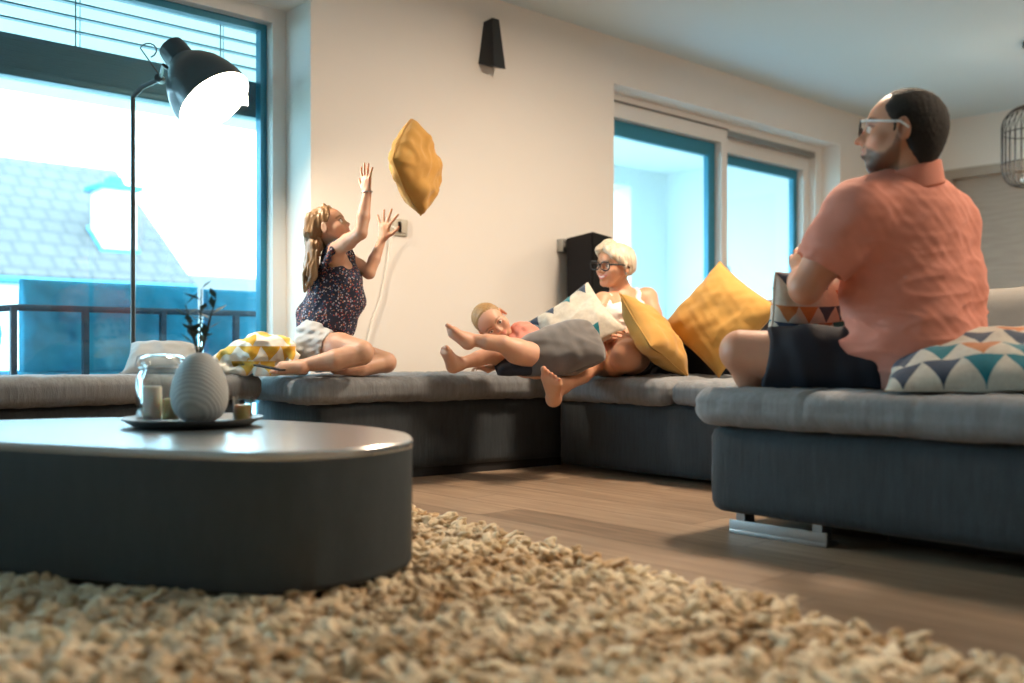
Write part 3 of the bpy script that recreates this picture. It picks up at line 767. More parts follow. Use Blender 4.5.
inner = [(.165, .29), (.162, .29), (.158, .245), (.147, .195), (.127, .144), (.10, .105), (.07, .08), (.001, .072)]
opc = P(214, 101, 4.12); ax_ = V(.625, -.184, -.762); apex = opc-ax_*.285
shd = MB().lathe(shade, apex, ax_, n=56, cap0=False, cap1=False).build('lamp_shade', M['lampm'], fl)
MB().lathe(inner, apex, ax_, n=56, cap0=False, cap1=False).build('shade_lining', M['lampin'], shd)
bc = apex+ax_*.165
MB().lathe([(.001, -.06), (.014, -.058), (.016, -.035), (.03, -.01), (.034, .012), (.028, .03), (.001, .042)], bc, ax_, n=24, cap0=False, cap1=False).build('bulb', M['bulb'], fl)
br = V(.3, .0, -.95)
m = MB().tube([pk, apex-ax_*.0+np.cross(ax_, Z)*0+V(-.7, .2, -.6)*.075, apex+ax_*.03+V(-.3, .2, -.95)*.075], .008, 8)
m.lathe([(.018, -.02), (.018, .02)], pk, V(0, 1, 0), n=20); m.build('hinge', M['lampm'], fl)
cq = [pk+V(-.2, .1, 1)*.02]
for k in range(9):
    a = math.pi*(.9-1.3*k/8); cq.append(apex+V(-1, 0, .2)*(.045)+W(-.05+.035*math.cos(a)-.02, 0, .03*math.sin(a)+.0))
MB().tube(cq, .003, 6).build('flex', M['black'], fl)
ll = bpy.data.lights.new('floor_lamp_glow', 'POINT'); ll.energy = 58; ll.color = (1, .80, .58); ll.shadow_soft_size = .035
lo = bpy.data.objects.new('floor_lamp_glow', ll); lo.location = tuple(apex+ax_*.255-world_loc(fl)); COL.objects.link(lo); lo.parent = fl

# ------------------------------------------------------------------ terrace sofa outside
ts = empty('terrace_sofa', (2.4, 5.4, -.04), 'terrace sofa with dark metal frame and blue cushions outside the window', 'sofa')
m = MB()
RZ = .775
m.tube([(1.18, 5.95, .62), (1.22, 5.7, .68), (1.30, 5.45, .735), (1.40, 5.31, .762), (1.54, 5.26, RZ), (1.8, 5.255, RZ), (3.6, 5.255, RZ)], .017, 10)
for u in (1.515, 1.86, 2.27, 2.70, 3.12, 3.6): m.box((u-.015, 5.24, .0 if u in (1.515, 3.6) else .30), (u+.015, 5.27, RZ))
m.box((1.40, 5.24, .26), (3.6, 5.30, .31)); m.box((1.40, 6.0, .26), (3.6, 6.05, .31)); m.box((1.38, 5.25, .26), (1.43, 6.05, .31)); m.box((1.38, 6.0, -.04), (1.43, 6.05, .58)); m.box((1.40, 5.245, -.04), (1.44, 5.29, .3)); m.box((3.57, 5.245, -.04), (3.61, 5.29, .3)); m.box((3.57, 6.0, -.04), (3.61, 6.05, .3))
m.build('frame', M['framem'], ts)
block('seat_cushion', M['bluecush'], ts, (1.54, 5.32, .312), X, Y, Z, 2.02, .70, .14, .04, .05, wr=.003, seed=51, res=.04)
# ------------------------------------------------------------------ smooth solids (signed distance fields meshed with surface nets)
def frame(f, up):
    """columns forward, side(left), up"""
    f = np.array(f, float); f /= np.linalg.norm(f); u = np.array(up, float); u = u-f*np.dot(u, f); u /= np.linalg.norm(u)
    return np.stack([f, np.cross(u, f), u], 1)
class Solid:
    def __init__(s): s.ops = []
    def cone(s, a, b, ra, rb=None, k=.01, op='u'):
        rb = ra if rb is None else rb; a, b = np.array(a, float), np.array(b, float); R = max(ra, rb)
        s.ops.append((op, k, np.minimum(a, b)-R, np.maximum(a, b)+R, ('c', a, b, ra, rb))); return s
    def chain(s, pts, rs, k=.01, op='u'):
        for i in range(len(pts)-1): s.cone(pts[i], pts[i+1], rs[i], rs[i+1], k, op)
        return s
    def ball(s, c, r, k=.01, op='u'): return s.cone(c, c, r, r, k, op)
    def ell(s, c, F, r, k=.01, op='u'):
        c = np.array(c, float); r = np.array(r, float); e = np.sqrt((F**2) @ (r**2))
        s.ops.append((op, k, c-e, c+e, ('e', c, np.array(F), r))); return s
    def half(s, c, n, k=.004, op='s'):
        """cut away the side n points to"""
        n = np.array(n, float); n /= np.linalg.norm(n)
        s.ops.append((op, k, None, None, ('h', np.array(c, float), n))); return s
    def fold(s, fn): s.ops.append(('d', 0, None, None, fn)); return s
    def mesh(s, res, smooth=2, iso=0.0):
        lo = np.min([o[2] for o in s.ops if o[0] == 'u'], 0)-3*res-.02; hi = np.max([o[3] for o in s.ops if o[0] == 'u'], 0)+3*res+.02
        sh = np.ceil((hi-lo)/res).astype(int)+1
        D = np.full(sh, .08, np.float32); gx = [(lo[i]+res*np.arange(sh[i])).astype(np.float32) for i in range(3)]
        for op, k, a, b, d in s.ops:
            if a is None: sl = [slice(0, n) for n in sh]
            else:
                mg = k+3*res+.004
                sl = [slice(max(0, int((a[i]-mg-lo[i])/res)), min(sh[i], int((b[i]+mg-lo[i])/res)+2)) for i in range(3)]
            X_, Y_, Z_ = gx[0][sl[0]][:, None, None], gx[1][sl[1]][None, :, None], gx[2][sl[2]][None, None, :]
            T = D[sl[0], sl[1], sl[2]]
            if op == 'd':
                q = np.stack(np.broadcast_arrays(X_, Y_, Z_), -1); D[sl[0], sl[1], sl[2]] = T+d(q).astype(np.float32); continue
            if d[0] == 'c':
                _, p, q, ra, rb = d; w = q-p; L2 = float(w @ w)
                x, y, z = X_-p[0], Y_-p[1], Z_-p[2]
                if L2 < 1e-10: v = np.sqrt(x*x+y*y+z*z)-ra
                else:
                    t_ = np.clip((x*w[0]+y*w[1]+z*w[2])/L2, 0, 1)
                    v = np.sqrt((x-t_*w[0])**2+(y-t_*w[1])**2+(z-t_*w[2])**2)-(ra+(rb-ra)*t_)
            elif d[0] == 'e':
                _, c, F, r = d; x, y, z = X_-c[0], Y_-c[1], Z_-c[2]; k0 = 0; k1 = 0
                for i in range(3):
                    q = x*F[0, i]+y*F[1, i]+z*F[2, i]; k0 = k0+(q/r[i])**2; k1 = k1+(q/r[i]**2)**2
                k0 = np.sqrt(k0); k1 = np.sqrt(k1)+1e-9; v = k0*(k0-1)/k1
                v = np.where(k0 < 1e-3, -r.min(), v)
            else:
                _, c, n = d; v = -((X_-c[0])*n[0]+(Y_-c[1])*n[1]+(Z_-c[2])*n[2])
            v = v.astype(np.float32)
            if op == 'u':
                h = np.maximum(k-abs(T-v), 0)/max(k, 1e-6); r_ = np.minimum(T, v)-h*h*k*.25
            elif op == 's':
                h = np.maximum(k-abs(T+v), 0)/max(k, 1e-6); r_ = np.maximum(T, -v)+h*h*k*.25
            else:
                h = np.maximum(k-abs(T-v), 0)/max(k, 1e-6); r_ = np.maximum(T, v)+h*h*k*.25
            D[sl[0], sl[1], sl[2]] = r_
        D -= iso
        D[0] = D[-1] = .05; D[:, 0] = D[:, -1] = .05; D[:, :, 0] = D[:, :, -1] = .05
        return nets(D, lo, res, smooth)
def nets(D, lo, res, smooth):
    S = D < 0; nx, ny, nz_ = (n-1 for n in D.shape)
    def cr(A, o): return A[o[0]:o[0]+nx, o[1]:o[1]+ny, o[2]:o[2]+nz_]
    cn = [(i, j, k) for i in (0, 1) for j in (0, 1) for k in (0, 1)]
    cnt = np.zeros((nx, ny, nz_), np.int8)
    for o in cn: cnt += cr(S, o)
    act = (cnt > 0) & (cnt < 8); N = int(act.sum()); idx = np.full(act.shape, -1, np.int64); idx[act] = np.arange(N)
    I = np.argwhere(act); acc = np.zeros((N, 3)); c = np.zeros(N)
    val = {o: D[I[:, 0]+o[0], I[:, 1]+o[1], I[:, 2]+o[2]] for o in cn}
    for o in cn:
        for a in range(3):
            if o[a]: continue
            p = list(o); p[a] = 1; p = tuple(p); va, vb = val[o], val[p]; x = (va < 0) != (vb < 0)
            t_ = np.where(x, va/np.where(x, va-vb, 1), 0); q = np.tile(np.array(o, float), (N, 1)); q[:, a] += t_; acc[x] += q[x]; c[x] += 1
    v = I+acc/c[:, None]; F = []
    for a in range(3):
        b, d = (a+1) % 3, (a+2) % 3
        s0 = [slice(None)]*3; s1 = [slice(None)]*3; s0[a] = slice(0, -1); s1[a] = slice(1, None)
        for s_ in (s0, s1): s_[b] = slice(1, -1); s_[d] = slice(1, -1)
        A, B = S[tuple(s0)], S[tuple(s1)]; e = np.argwhere(A != B); fl = A[tuple(e.T)]
        e = e.copy(); e[:, b] += 1; e[:, d] += 1
        def g(db, dd):
            q = e.copy(); q[:, b] -= db; q[:, d] -= dd; return idx[q[:, 0], q[:, 1], q[:, 2]]
        f = np.stack([g(1, 1), g(0, 1), g(0, 0), g(1, 0)], 1); f[~fl] = f[~fl][:, ::-1]; F.append(f)
    F = np.concatenate(F); F = F[(F >= 0).all(1)]; v = v*res+lo
    E = np.concatenate([F[:, [0, 1]], F[:, [1, 2]], F[:, [2, 3]], F[:, [3, 0]]])
    for _ in range(smooth):
        for lam in (.55, -.5) if smooth < 8 else (.5,):
            s_ = np.stack([np.bincount(E[:, 0], v[E[:, 1], i], N)+np.bincount(E[:, 1], v[E[:, 0], i], N) for i in range(3)], 1)
            w = np.bincount(E[:, 0], minlength=N)+np.bincount(E[:, 1], minlength=N); v = v+lam*(s_/np.maximum(w, 1)[:, None]-v)
    return v, F
def seg_d(v, a, b):
    a, b = np.array(a), np.array(b); w = b-a; t_ = np.clip(((v-a) @ w)/(w @ w+1e-12), 0, 1); return np.linalg.norm(v-a-t_[:, None]*w, axis=1)
def paint(cols, m, c): m = np.clip(m, 0, 1)[:, None]; return cols*(1-m)+np.array(c)*m

# ------------------------------------------------------------------ anatomy
class Head:
    """h: chin to crown. F columns: forward, left, up"""
    def __init__(s, c, f, up, h, kind='adult'):
        s.c = np.array(c, float); s.F = frame(f, up); s.h = h; s.kind = kind
    def p(s, f, l, u): return s.c+s.h*(s.F @ np.array([f, l, u]))
    def add(s, S, skull=(.43, .35, .385), jaw=1.0, cheek=.11, chin=.085, nose=1.0, lip=1.0, smile=0):
        h, F = s.h, s.F; child = s.kind == 'child'
        S.ell(s.p(-.06, 0, .115), F, np.array(skull)*h, .02)
        S.ell(s.p(.085, 0, .08), F, np.array([.30, .285, .30])*h, .012*h/.22)
        S.ell(s.p(.10, 0, -.15), F, np.array([.27, .265*jaw, .30])*h, .016*h/.22)
        S.cone(s.p(.24, -.06, -.40), s.p(.24, .06, -.40), chin*h, chin*h, .018*h/.22)
        for l in (-1, 1):
            S.cone(s.p(.0, .245*jaw*l, -.16), s.p(.20, .10*jaw*l, -.38), .065*h, .07*h, .018*h/.22)
            S.ball(s.p(.215, .165*l, -.13), cheek*h, .018*h/.22)
            S.ball(s.p(.415, .15*l, .0), .075*h, .02*h/.22, 's')
            S.ball(s.p(.300, .145*l, .016), .060*h, .004)
        S.cone(s.p(.315, -.13, .085), s.p(.315, .13, .085), .048*h, .048*h, .012*h/.22)
        S.cone(s.p(.350, 0, .03), s.p(.345+.115*nose, 0, -.125), .028*h*nose, .042*h*nose, .010*h/.22)
        for l in (-1, 1): S.ball(s.p(.395, .055*l*nose, -.138), .034*h*nose, .009*h/.22)
        S.cone(s.p(.34, 0, -.24), s.p(.34, 0, -.28), .045*h, .05*h, .018*h/.22)
        m = .09+smile*.035
        for l in (-1, 1):
            S.cone(s.p(.375, 0, -.228), s.p(.325, m*l, -.238+smile*.022), .024*h*lip, .012*h, .010*h/.22)
            S.cone(s.p(.370, 0, -.272), s.p(.325, m*l*.9, -.258+smile*.022), .026*h*lip, .012*h, .010*h/.22)
            S.cone(s.p(.41, m*l*.9, -.25+smile*.02), s.p(.41, 0, -.25), .010*h, .016*h*(1+smile), .006, 's')
            e = s.p(-.045, (skull[1]+.022)*l, -.035)
            EF = frame(F @ np.array([1, .35*l, -.15]), F @ np.array([.18, 0, 1.]))
            S.ell(e, EF, np.array([.085, .036, .140])*h, .006)
            S.ell(s.p(-.02, (skull[1]+.062)*l, -.02), EF, np.array([.045, .022, .085])*h, .005, 's')
        return s
    def colors(s, v, cols, lips=(.55, .22, .18), brow=(.10, .06, .04), bd=.022, blush=(.75, .36, .26), smile=0):
        h = s.h; L = (v-s.c) @ s.F/h; fr = (L[:, 0] > .12) & (np.abs(L).max(1) < .62)
        def sg(a, b): return np.where(fr, seg_d(np.stack([L[:, 1], L[:, 2]], 1), a, b), 9)
        for l in (-1, 1):
            d = np.minimum(sg((.07*l, .085), (.15*l, .115)), sg((.15*l, .115), (.235*l, .075))); cols = paint(cols, 1.6-d/bd, brow)
            d = np.linalg.norm(L-np.array([.30, .2*l, -.15]), axis=1); cols = paint(cols, .35*(1-d/.16), blush)
            d = np.minimum(sg((.085*l, .012), (.15*l, .052)), sg((.15*l, .052), (.215*l, .012))); cols = paint(cols, .8*(1.5-d/.013), (.10, .06, .05))
        w = .085+.04*smile; k = .030*smile
        d = np.minimum(sg((0, -.232), (w, -.240+k)), sg((0, -.232), (-w, -.240+k))); cols = paint(cols, 1.7-d/.018, lips)
        d = np.minimum(sg((0, -.272-k*.6), (w*.85, -.255+k)), sg((0, -.272-k*.6), (-w*.85, -.255+k))); cols = paint(cols, 1.7-d/.020, lips)
        return cols
    def eyes(s, parent, iris=(.10, .06, .03)):
        h = s.h
        for l in (-1, 1):
            c = s.p(.313, .145*l, -.004); r = .054*h; w = s.F @ np.array([1, .12*l, 0]); w /= np.linalg.norm(w)
            pr = [(r*math.sin(a), r*math.cos(a)) for a in np.linspace(math.pi*.55, .45, 10)]
            m = MB().lathe(pr, c, w, n=20, cap0=False, cap1=True)
            e = m.build('eye', M['eyewhite'], parent, smooth=True)
            pr = [(r*1.02*math.sin(a), r*1.02*math.cos(a)) for a in np.linspace(.50, .02, 6)]
            MB().lathe(pr, c, w, n=18, cap0=False).build('iris', pbr('iris', iris, rough=.15), e, smooth=True)
M['eyewhite'] = pbr('eye_white', (.78, .75, .72), rough=.15)

def hand(S, w, d, n, L, spread=.25, curl=(.2, .2, .2, .2), thumb=.8, side=1, r=1.0, thumb_curl=.3, k=.0035):
    """w wrist, d towards the fingers, n out of the palm, side +1: thumb on n x d side"""
    d = np.array(d, float)/np.linalg.norm(d); n = np.array(n, float); n = n-d*np.dot(n, d); n /= np.linalg.norm(n)
    s = np.cross(n, d)*side
    fr = .042*L*r
    mc = []
    for i, (o, ln) in enumerate(((.17, .50), (.06, .52), (-.05, .50), (-.155, .46))):
        kn = w+d*L*ln*.96+s*L*o*1.0; mc.append(kn); b = w+d*L*.06+s*L*o*.5
        S.cone(b, kn, .068*L*r, .056*L*r, .018*L/.18 if k > .003 else .01)
    S.cone(w+d*L*.2+s*L*.05, w+d*L*.38-s*L*.02, .075*L*r, .07*L*r, .012)
    ls = (.40, .45, .42, .33)
    for i in range(4):
        sp = (1.5-i)*spread*.42; dd = d*math.cos(sp)+s*math.sin(sp); p = mc[i]; a = curl[i]*.5
        for j, (q, rr) in enumerate(((.45, 1.0), (.30, .92), (.25, .84))):
            dj = dd*math.cos(a)+n*math.sin(a); e = p+dj*ls[i]*L*q
            S.cone(p, e, fr*(1.06-.08*j), fr*(.98-.08*j), k); p = e; a += curl[i]*1.15
    b = w+d*L*.12+s*L*.12; m_ = b+(d*math.cos(thumb)+s*math.sin(thumb))*L*.22+n*L*.04
    S.cone(b, m_, .075*L*r, .055*L*r, .012)
    dd = d*math.cos(thumb*.75)+s*math.sin(thumb*.75)+n*thumb_curl*.5; dd /= np.linalg.norm(dd); e = m_+dd*L*.17
    S.cone(m_, e, .052*L*r, .046*L*r, .004); dd = dd+n*thumb_curl*.4-s*.15; dd /= np.linalg.norm(dd)
    S.cone(e, e+dd*L*.12, .046*L*r, .036*L*r, .003)
def foot(S, ank, heel, toe, up, L, side=1, w=1.0):
    """ank joint, heel point, toe tip of the sole; up: out of the instep"""
    t = np.array(toe)-heel; t /= np.linalg.norm(t); up = np.array(up, float); up = up-t*np.dot(up, t); up /= np.linalg.norm(up)
    s = np.cross(up, t)*side
    h = heel+t*.10*L+up*.11*L
    S.ball(h, .125*L*w, .02); S.cone(h, ank, .12*L*w, .12*L*w, .02)
    b1 = heel+t*.70*L+s*.11*L*w+up*.09*L; b2 = heel+t*.62*L-s*.14*L*w+up*.075*L
    S.cone(h, b1, .115*L*w, .10*L*w, .02); S.cone(h, b2, .11*L*w, .085*L*w, .02)
    S.cone(ank, (b1+b2)/2, .12*L*w, .085*L*w, .03)
    for i in range(5):
        o = .135-.075*i; st = heel+t*(.72-.028*i)*L+s*o*L*w+up*.075*L
        ln = (.22, .20, .185, .165, .14)[i]; rr = (.062, .044, .041, .038, .036)[i]
        e = st+t*ln*L*.62+up*.022*L; S.cone(st, e, rr*L*w, rr*L*w*.92, .004); S.cone(e, e+t*ln*L*.38-up*.02*L, rr*L*w*.95, rr*L*w*.95, .003)

def skin_cols(v, base, seed):
    n1 = (nz(v, 18, seed)*.5+.5)[:, None]
    return np.array(base)*(1-.07*n1)+np.array([.03, -.008, -.008])*n1
SKIN = attr_mat('skin', rough=.48, var=.06, vscale=45, sss=.12, bump=(420, .12, .0006))

# ------------------------------------------------------------------ cushions
def pillow(name, label, group, c, ux, uy, sx, sy, th, mat, seed=0, wr=.012, zmin=None, bend=0, N=46, cat='cushion', puff=.5, sag=0, pinch=.10, rc=.03):
    ux = np.array(ux, float)/np.linalg.norm(ux); uy = np.array(uy, float); uy = uy-ux*np.dot(ux, uy); uy /= np.linalg.norm(uy); n = np.cross(ux, uy)
    a = np.sin(np.linspace(-1, 1, N+1)*math.pi/2); a = .6*a+.4*np.linspace(-1, 1, N+1)
    s, t = np.meshgrid(a, a, indexing='ij')
    X_ = s*(1-pinch*(1-t*t)*s*s); Y_ = t*(1-pinch*(1-s*s)*t*t)
    X_, Y_ = X_*(1-rc*(s*t)**2), Y_*(1-rc*(s*t)**2)
    prof = np.clip((1-np.abs(s)**2.4)*(1-np.abs(t)**2.4), 0, 1)**puff
    pts = []; uv = []
    for sg in (1, -1):
        q = np.stack([X_*sx, Y_*sy, sg*np.ones_like(s)*.3], -1)
        rad = np.maximum(abs(s), abs(t)); ang_ = np.arctan2(t, s)
        wv = (nz(q/2, 42, seed+(0 if sg > 0 else 9))*.5+nz(q/2, 95, seed+4)*.18)
        ridg = (1-np.clip(abs(nz(q/2, 26, seed+6)), 0, 1))**3*.7
        cw = np.sin(ang_*13+seed)*np.clip(rad-.6, 0, 1)*1.5
        z = sg*th*prof+sg*(wr*(wv+ridg*.8)+wr*.7*cw)*prof**.6*(prof > 0)
        z = z+bend*(X_**2-.4)
        ed = nz(q, 12, seed+2)*wr*.5*(1-prof)
        P_ = np.array(c)+np.multiply.outer(X_*sx/2, ux)+np.multiply.outer(Y_*sy/2, uy)+np.multiply.outer(z+ed, n)
        if sag: P_[..., 2] -= sag*X_**2
        pts.append(P_.reshape(-1, 3)); uv.append(np.stack([s*.5+.5, t*.5+.5], -1).reshape(-1, 2)+(0 if sg > 0 else 3))
    v = np.concatenate(pts); m = N+1
    i, j = np.meshgrid(np.arange(N), np.arange(N), indexing='ij'); i, j = i.ravel(), j.ravel()
    f1 = np.stack([i*m+j, (i+1)*m+j, (i+1)*m+j+1, i*m+j+1], 1); f2 = f1[:, ::-1]+m*m
    if zmin is not None:
        lo = v[:, 2] < zmin; v[lo, 2] = zmin+(v[lo, 2]-zmin)*.04
        v[:, 2] += max(0, zmin-v[:, 2].min())
    o = mesh_np(name, v, np.concatenate([f1, f2]), mat, uv=np.concatenate(uv))
    bm = bmesh.new(); bm.from_mesh(o.data); bmesh.ops.remove_doubles(bm, verts=bm.verts, dist=.0006); bm.to_mesh(o.data); bm.free()
    # piped seam
    e = []
    for k in range(N): e.append(v[k*m+0])
    for k in range(N): e.append(v[N*m+k])
    for k in range(N): e.append(v[(N-k)*m+N])
    for k in range(N): e.append(v[0*m+N-k])
    e.append(e[0]); seam = MB().tube(e, .0028, 6, cap=False).build('seam', mat, o, smooth=True)
    return tag(o, label, cat, group)
G = 'scatter cushions on the corner sofa'
pillow('flying_cushion', 'mustard yellow cushion flying through the air above the hands of the girl', G, P(416.5, 167, 4.30), V(.26, .9, .95), V(-.46, -.9, 1.05), .335, .335, .072, M['yellow'], 3, wr=.017, puff=.42, pinch=.02, rc=.11)
pillow('scatter_cushion', 'mustard cushion standing on its corner beside the woman, hiding her arm', G, P(654, 336, 4.50), V(-.306+.10, .44, .376+.08), V(-.306-.10, -.44, .376-.08), .36, .36, .080, M['yellow'], 12, zmin=.437)
pillow('scatter_cushion', 'largest mustard cushion standing as a diamond against the sofa back', G, P(719, 318, 4.55), V(.66, -.12, .76), V(-.50, .55, .46), .42, .42, .085, M['yellow'], 21, zmin=.437, wr=.012)
pillow('scatter_cushion', 'dark charcoal cushion in shadow behind the diamond mustard cushion', G, P(742, 342, 4.85), V(1, -.3, .1), V(0, .35, 1), .44, .36, .06, M['charc'], 5, zmin=.437)
pillow('scatter_cushion', 'dark charcoal cushion wedged low between the two mustard cushions on the seat', G, P(690, 352, 4.78), V(1, -.3, -.1), V(0, .35, 1), .36, .28, .05, M['charc'], 6, zmin=.437)
pillow('scatter_cushion', 'crumpled grey velvet cushion lying over the boy and the leg of the woman', G, P(559, 352, 4.35), V(.93, .15, .30), V(-.22, .48, .76), .41, .25, .092, M['greyvel'], 31, wr=.014, puff=.42, bend=-.02, zmin=.452, pinch=.03, rc=.16)
pillow('scatter_cushion', 'cream cushion with teal triangles leaning on the left side of the woman', G, P(577, 325, 4.68), V(.85, .1, .56), V(-.45, .55, .80), .35, .33, .05, M['tri_teal'], 41, zmin=.45)
pillow('scatter_cushion', 'cream cushion with teal and orange triangles lying flat at the right edge', G, P(980, 367, 2.78), V(.93, -.36, .05), V(.15, .80, .26), .52, .44, .085, M['tri'], 52, wr=.010, puff=.45, zmin=.452)
pillow('scatter_cushion', 'small triangle-print cushion the man holds in his lap', G, P(812, 311, 3.16), V(.95, .45, .05), V(.0, -.25, 1), .34, .26, .06, M['tri'], 63, wr=.010, puff=.45)
pillow('bench_cushion', 'pale grey cushion lying by the lamp pole on the sofa under the window', G, P(163, 362, 4.12), V(1, .2, -.05), V(-.1, .8, .45), .30, .28, .06, M['greycush'], 70, zmin=.47)
G2 = 'blue cushions of the terrace sofa'
pillow('terrace_cushion', 'wide blue back cushion of the terrace sofa seen behind the lamp pole', G2, (2.06, 5.40, .68), X, Z, .98, .50, .07, M['bluecush'], 80, pinch=.03, puff=.3)
pillow('terrace_cushion', 'blue back cushion of the terrace sofa nearer the girl', G2, (3.05, 5.40, .68), X, Z, .98, .48, .07, M['bluecush'], 83, pinch=.03, puff=.3)
pillow('terrace_cushion', 'pale blue cushion at the left end of the terrace sofa', G2, (1.52, 5.76, .62), (.25, 1, 0), Z, .5, .36, .07, M['paleblue'], 86, pinch=.04, puff=.35)

# crumpled throw
S = Solid()
def pt(x, y, z): return P(x, y, z)
bz = 4.16
S.chain([pt(222, 371, bz+.02), pt(240, 371, bz), pt(270, 371, bz-.02), pt(300, 371, bz+.05)], [.022, .024, .024, .02], .015)
S.chain([pt(223, 358, bz+.05), pt(240, 352, bz+.03), pt(258, 350, bz), pt(276, 349, bz+.02), pt(292, 355, bz+.08)], [.030, .048, .058, .055, .04], .02)
S.chain([pt(225, 362, bz+.12), pt(260, 350, bz+.14), pt(290, 352, bz+.14)], [.05, .07, .05], .03)
S.chain([pt(286, 344, bz), pt(293, 356, bz-.02), pt(294, 369, bz-.03)], [.028, .026, .02], .01)
S.chain([pt(296, 364, bz+.16), pt(302, 370, bz+.1)], [.035, .03], .02)
S.chain([pt(226, 364, bz-.05), pt(228, 368, bz-.12)], [.022, .02], .01, 's')
def tf(q): return nz(q, 85, 5)*.004+(abs(nz(q, 55, 8))-.4)*.011
S.fold(tf).half((0, 0, .455), (0, 0, -1), .003)
v, f = S.mesh(.005, 2)
o = mesh_np('throw_blanket', v, f, M['throw']); tag(o, 'crumpled cream throw with yellow triangles behind the foot of the girl', 'blanket')
a, b = P(256, 366, 4.04), P(283, 371, 4.0)
d_ = (b-a)/np.linalg.norm(b-a); s_ = np.cross(d_, Z)
o = MB().prism([a+s_*.02, b+s_*.02, b-s_*.02, a-s_*.02], Z*.007).build('tablet', M['black']); tag(o, 'thin dark tablet poking out between the throw and the toes of the girl', 'tablet')
# ------------------------------------------------------------------ the girl
hdg = Head(P(330, 227.5, 4.30), V(.90, -.10, .42), V(-.42, .05, .90), .186, 'child')
B = Solid(); cz = V(0, 1, 0)
nb, ch, wa, pe = P(337, 250, 4.34), P(338, 274, 4.35), P(332, 305, 4.36), P(318, 343, 4.36)
TF = frame(V(1, .1, .1), V(-.15, 0, 1))
B.ell(ch, TF, (.070, .095, .10), .03).cone(ch, wa, .075, .07, .03).ell(pe, TF, (.085, .11, .085), .03).cone(wa, pe, .07, .085, .04)
B.cone(hdg.p(-.08, 0, -.30), nb, .036, .038, .02).cone(P(336, 256, 4.26), P(345, 258, 4.43), .038, .038, .02)
SR, ER, WR_ = P(336, 250, 4.25), P(360.5, 233, 4.12), P(367, 193, 4.15)
SL, EL, WL = P(349, 260, 4.45), P(369, 273, 4.37), P(382, 240, 4.42)
B.chain([SR, (SR+ER)/2, ER], [.036, .031, .027], .02).chain([ER, ER*.6+WR_*.4, WR_], [.028, .028, .0185], .008)
B.chain([SL, (SL+EL)/2, EL], [.034, .030, .026], .02).chain([EL, EL*.6+WL*.4, WL], [.027, .026, .0175], .008)
hand(B, WR_, V(-.06, .05, 1), V(.55, .7, .1), .136, spread=.40, curl=(.12, .08, .08, .15), thumb=.75, side=-1, r=1.0, k=.0025)
hand(B, WL, V(.18, -.05, 1), V(.45, .85, 0), .150, spread=.95, curl=(.05, .02, .05, .1), thumb=1.0, side=1, r=1.02, k=.002, thumb_curl=.0)
K1, A1 = P(362, 352, 4.13), P(297, 366.5, 4.08)
B.chain([P(316, 350, 4.29), P(340, 349, 4.20), K1], [.080, .066, .050], .02)
B.chain([K1+W(.0, 0, -.01), P(335, 360, 4.09), A1], [.046, .044, .022], .008)
foot(B, A1, A1+W(.035, .0, -.012), P(275.5, 369, 4.07), V(-.1, -.9, .35), .145, 1, .9)
K2, A2 = P(386, 362.5, 4.36), P(335, 369, 4.20)
B.chain([P(322, 352, 4.42), P(352, 354, 4.42), K2], [.078, .062, .046], .02).chain([K2, P(360, 368, 4.27), A2], [.042, .038, .022], .01)
hdg.add(B, cheek=.13, chin=.07, nose=.8)
v, f = B.mesh(.004, 2)
base = (.58, .345, .235)
c_ = hdg.colors(v, skin_cols(v, base, 1), lips=(.60, .26, .22), brow=(.26, .15, .08), bd=.016)
girl = mesh_np('person', v, f, SKIN, cols=c_, loc=tuple(P(330, 375, 4.30)))
tag(girl, 'girl in a floral top kneeling on the sofa with arms raised to catch the cushion', 'person')
hdg.eyes(girl)
# top
Tp = Solid()
Tp.chain([P(337, 262, 4.35), P(338, 282, 4.35), P(336, 300, 4.36), P(326.5, 322, 4.36), P(322, 338, 4.37)], [.078, .100, .117, .122, .120], .03)
Tp.cone(P(334, 250, 4.27), P(346, 254, 4.44), .040, .040, .03)
Tp.ball(P(334, 263, 4.19), .060, .008, 's').ball(P(353, 262, 4.52), .05, .008, 's')
Tp.half(P(326, 331, 4.36), V(-.12, 0, -1), .006).ball(nb+W(.01, 0, .025), .05, .01, 's')
Tp.fold(lambda q: nz(q*np.array([1, 1, .4]), 95, 4)*.0045+nz(q, 40, 14)*.005)
Tp.half(P(308, 355, 4.2)+W(-.0, 0, -.0), V(.0, 0, -1), .004)
for s_ in range(9):
    t_ = s_/8; a = P(337-14*t_, 243+24*t_**1.1, 4.23-.015*math.sin(t_*3)); Tp.ball(a+V(1, -.3, .4)*.007*math.sin(s_*2.4), .0145+.003*math.cos(s_*2.1), .006)
    a2 = P(345+10*t_, 250+24*t_, 4.50); Tp.ball(a2, .014, .008)
v, f = Tp.mesh(.0045, 2)
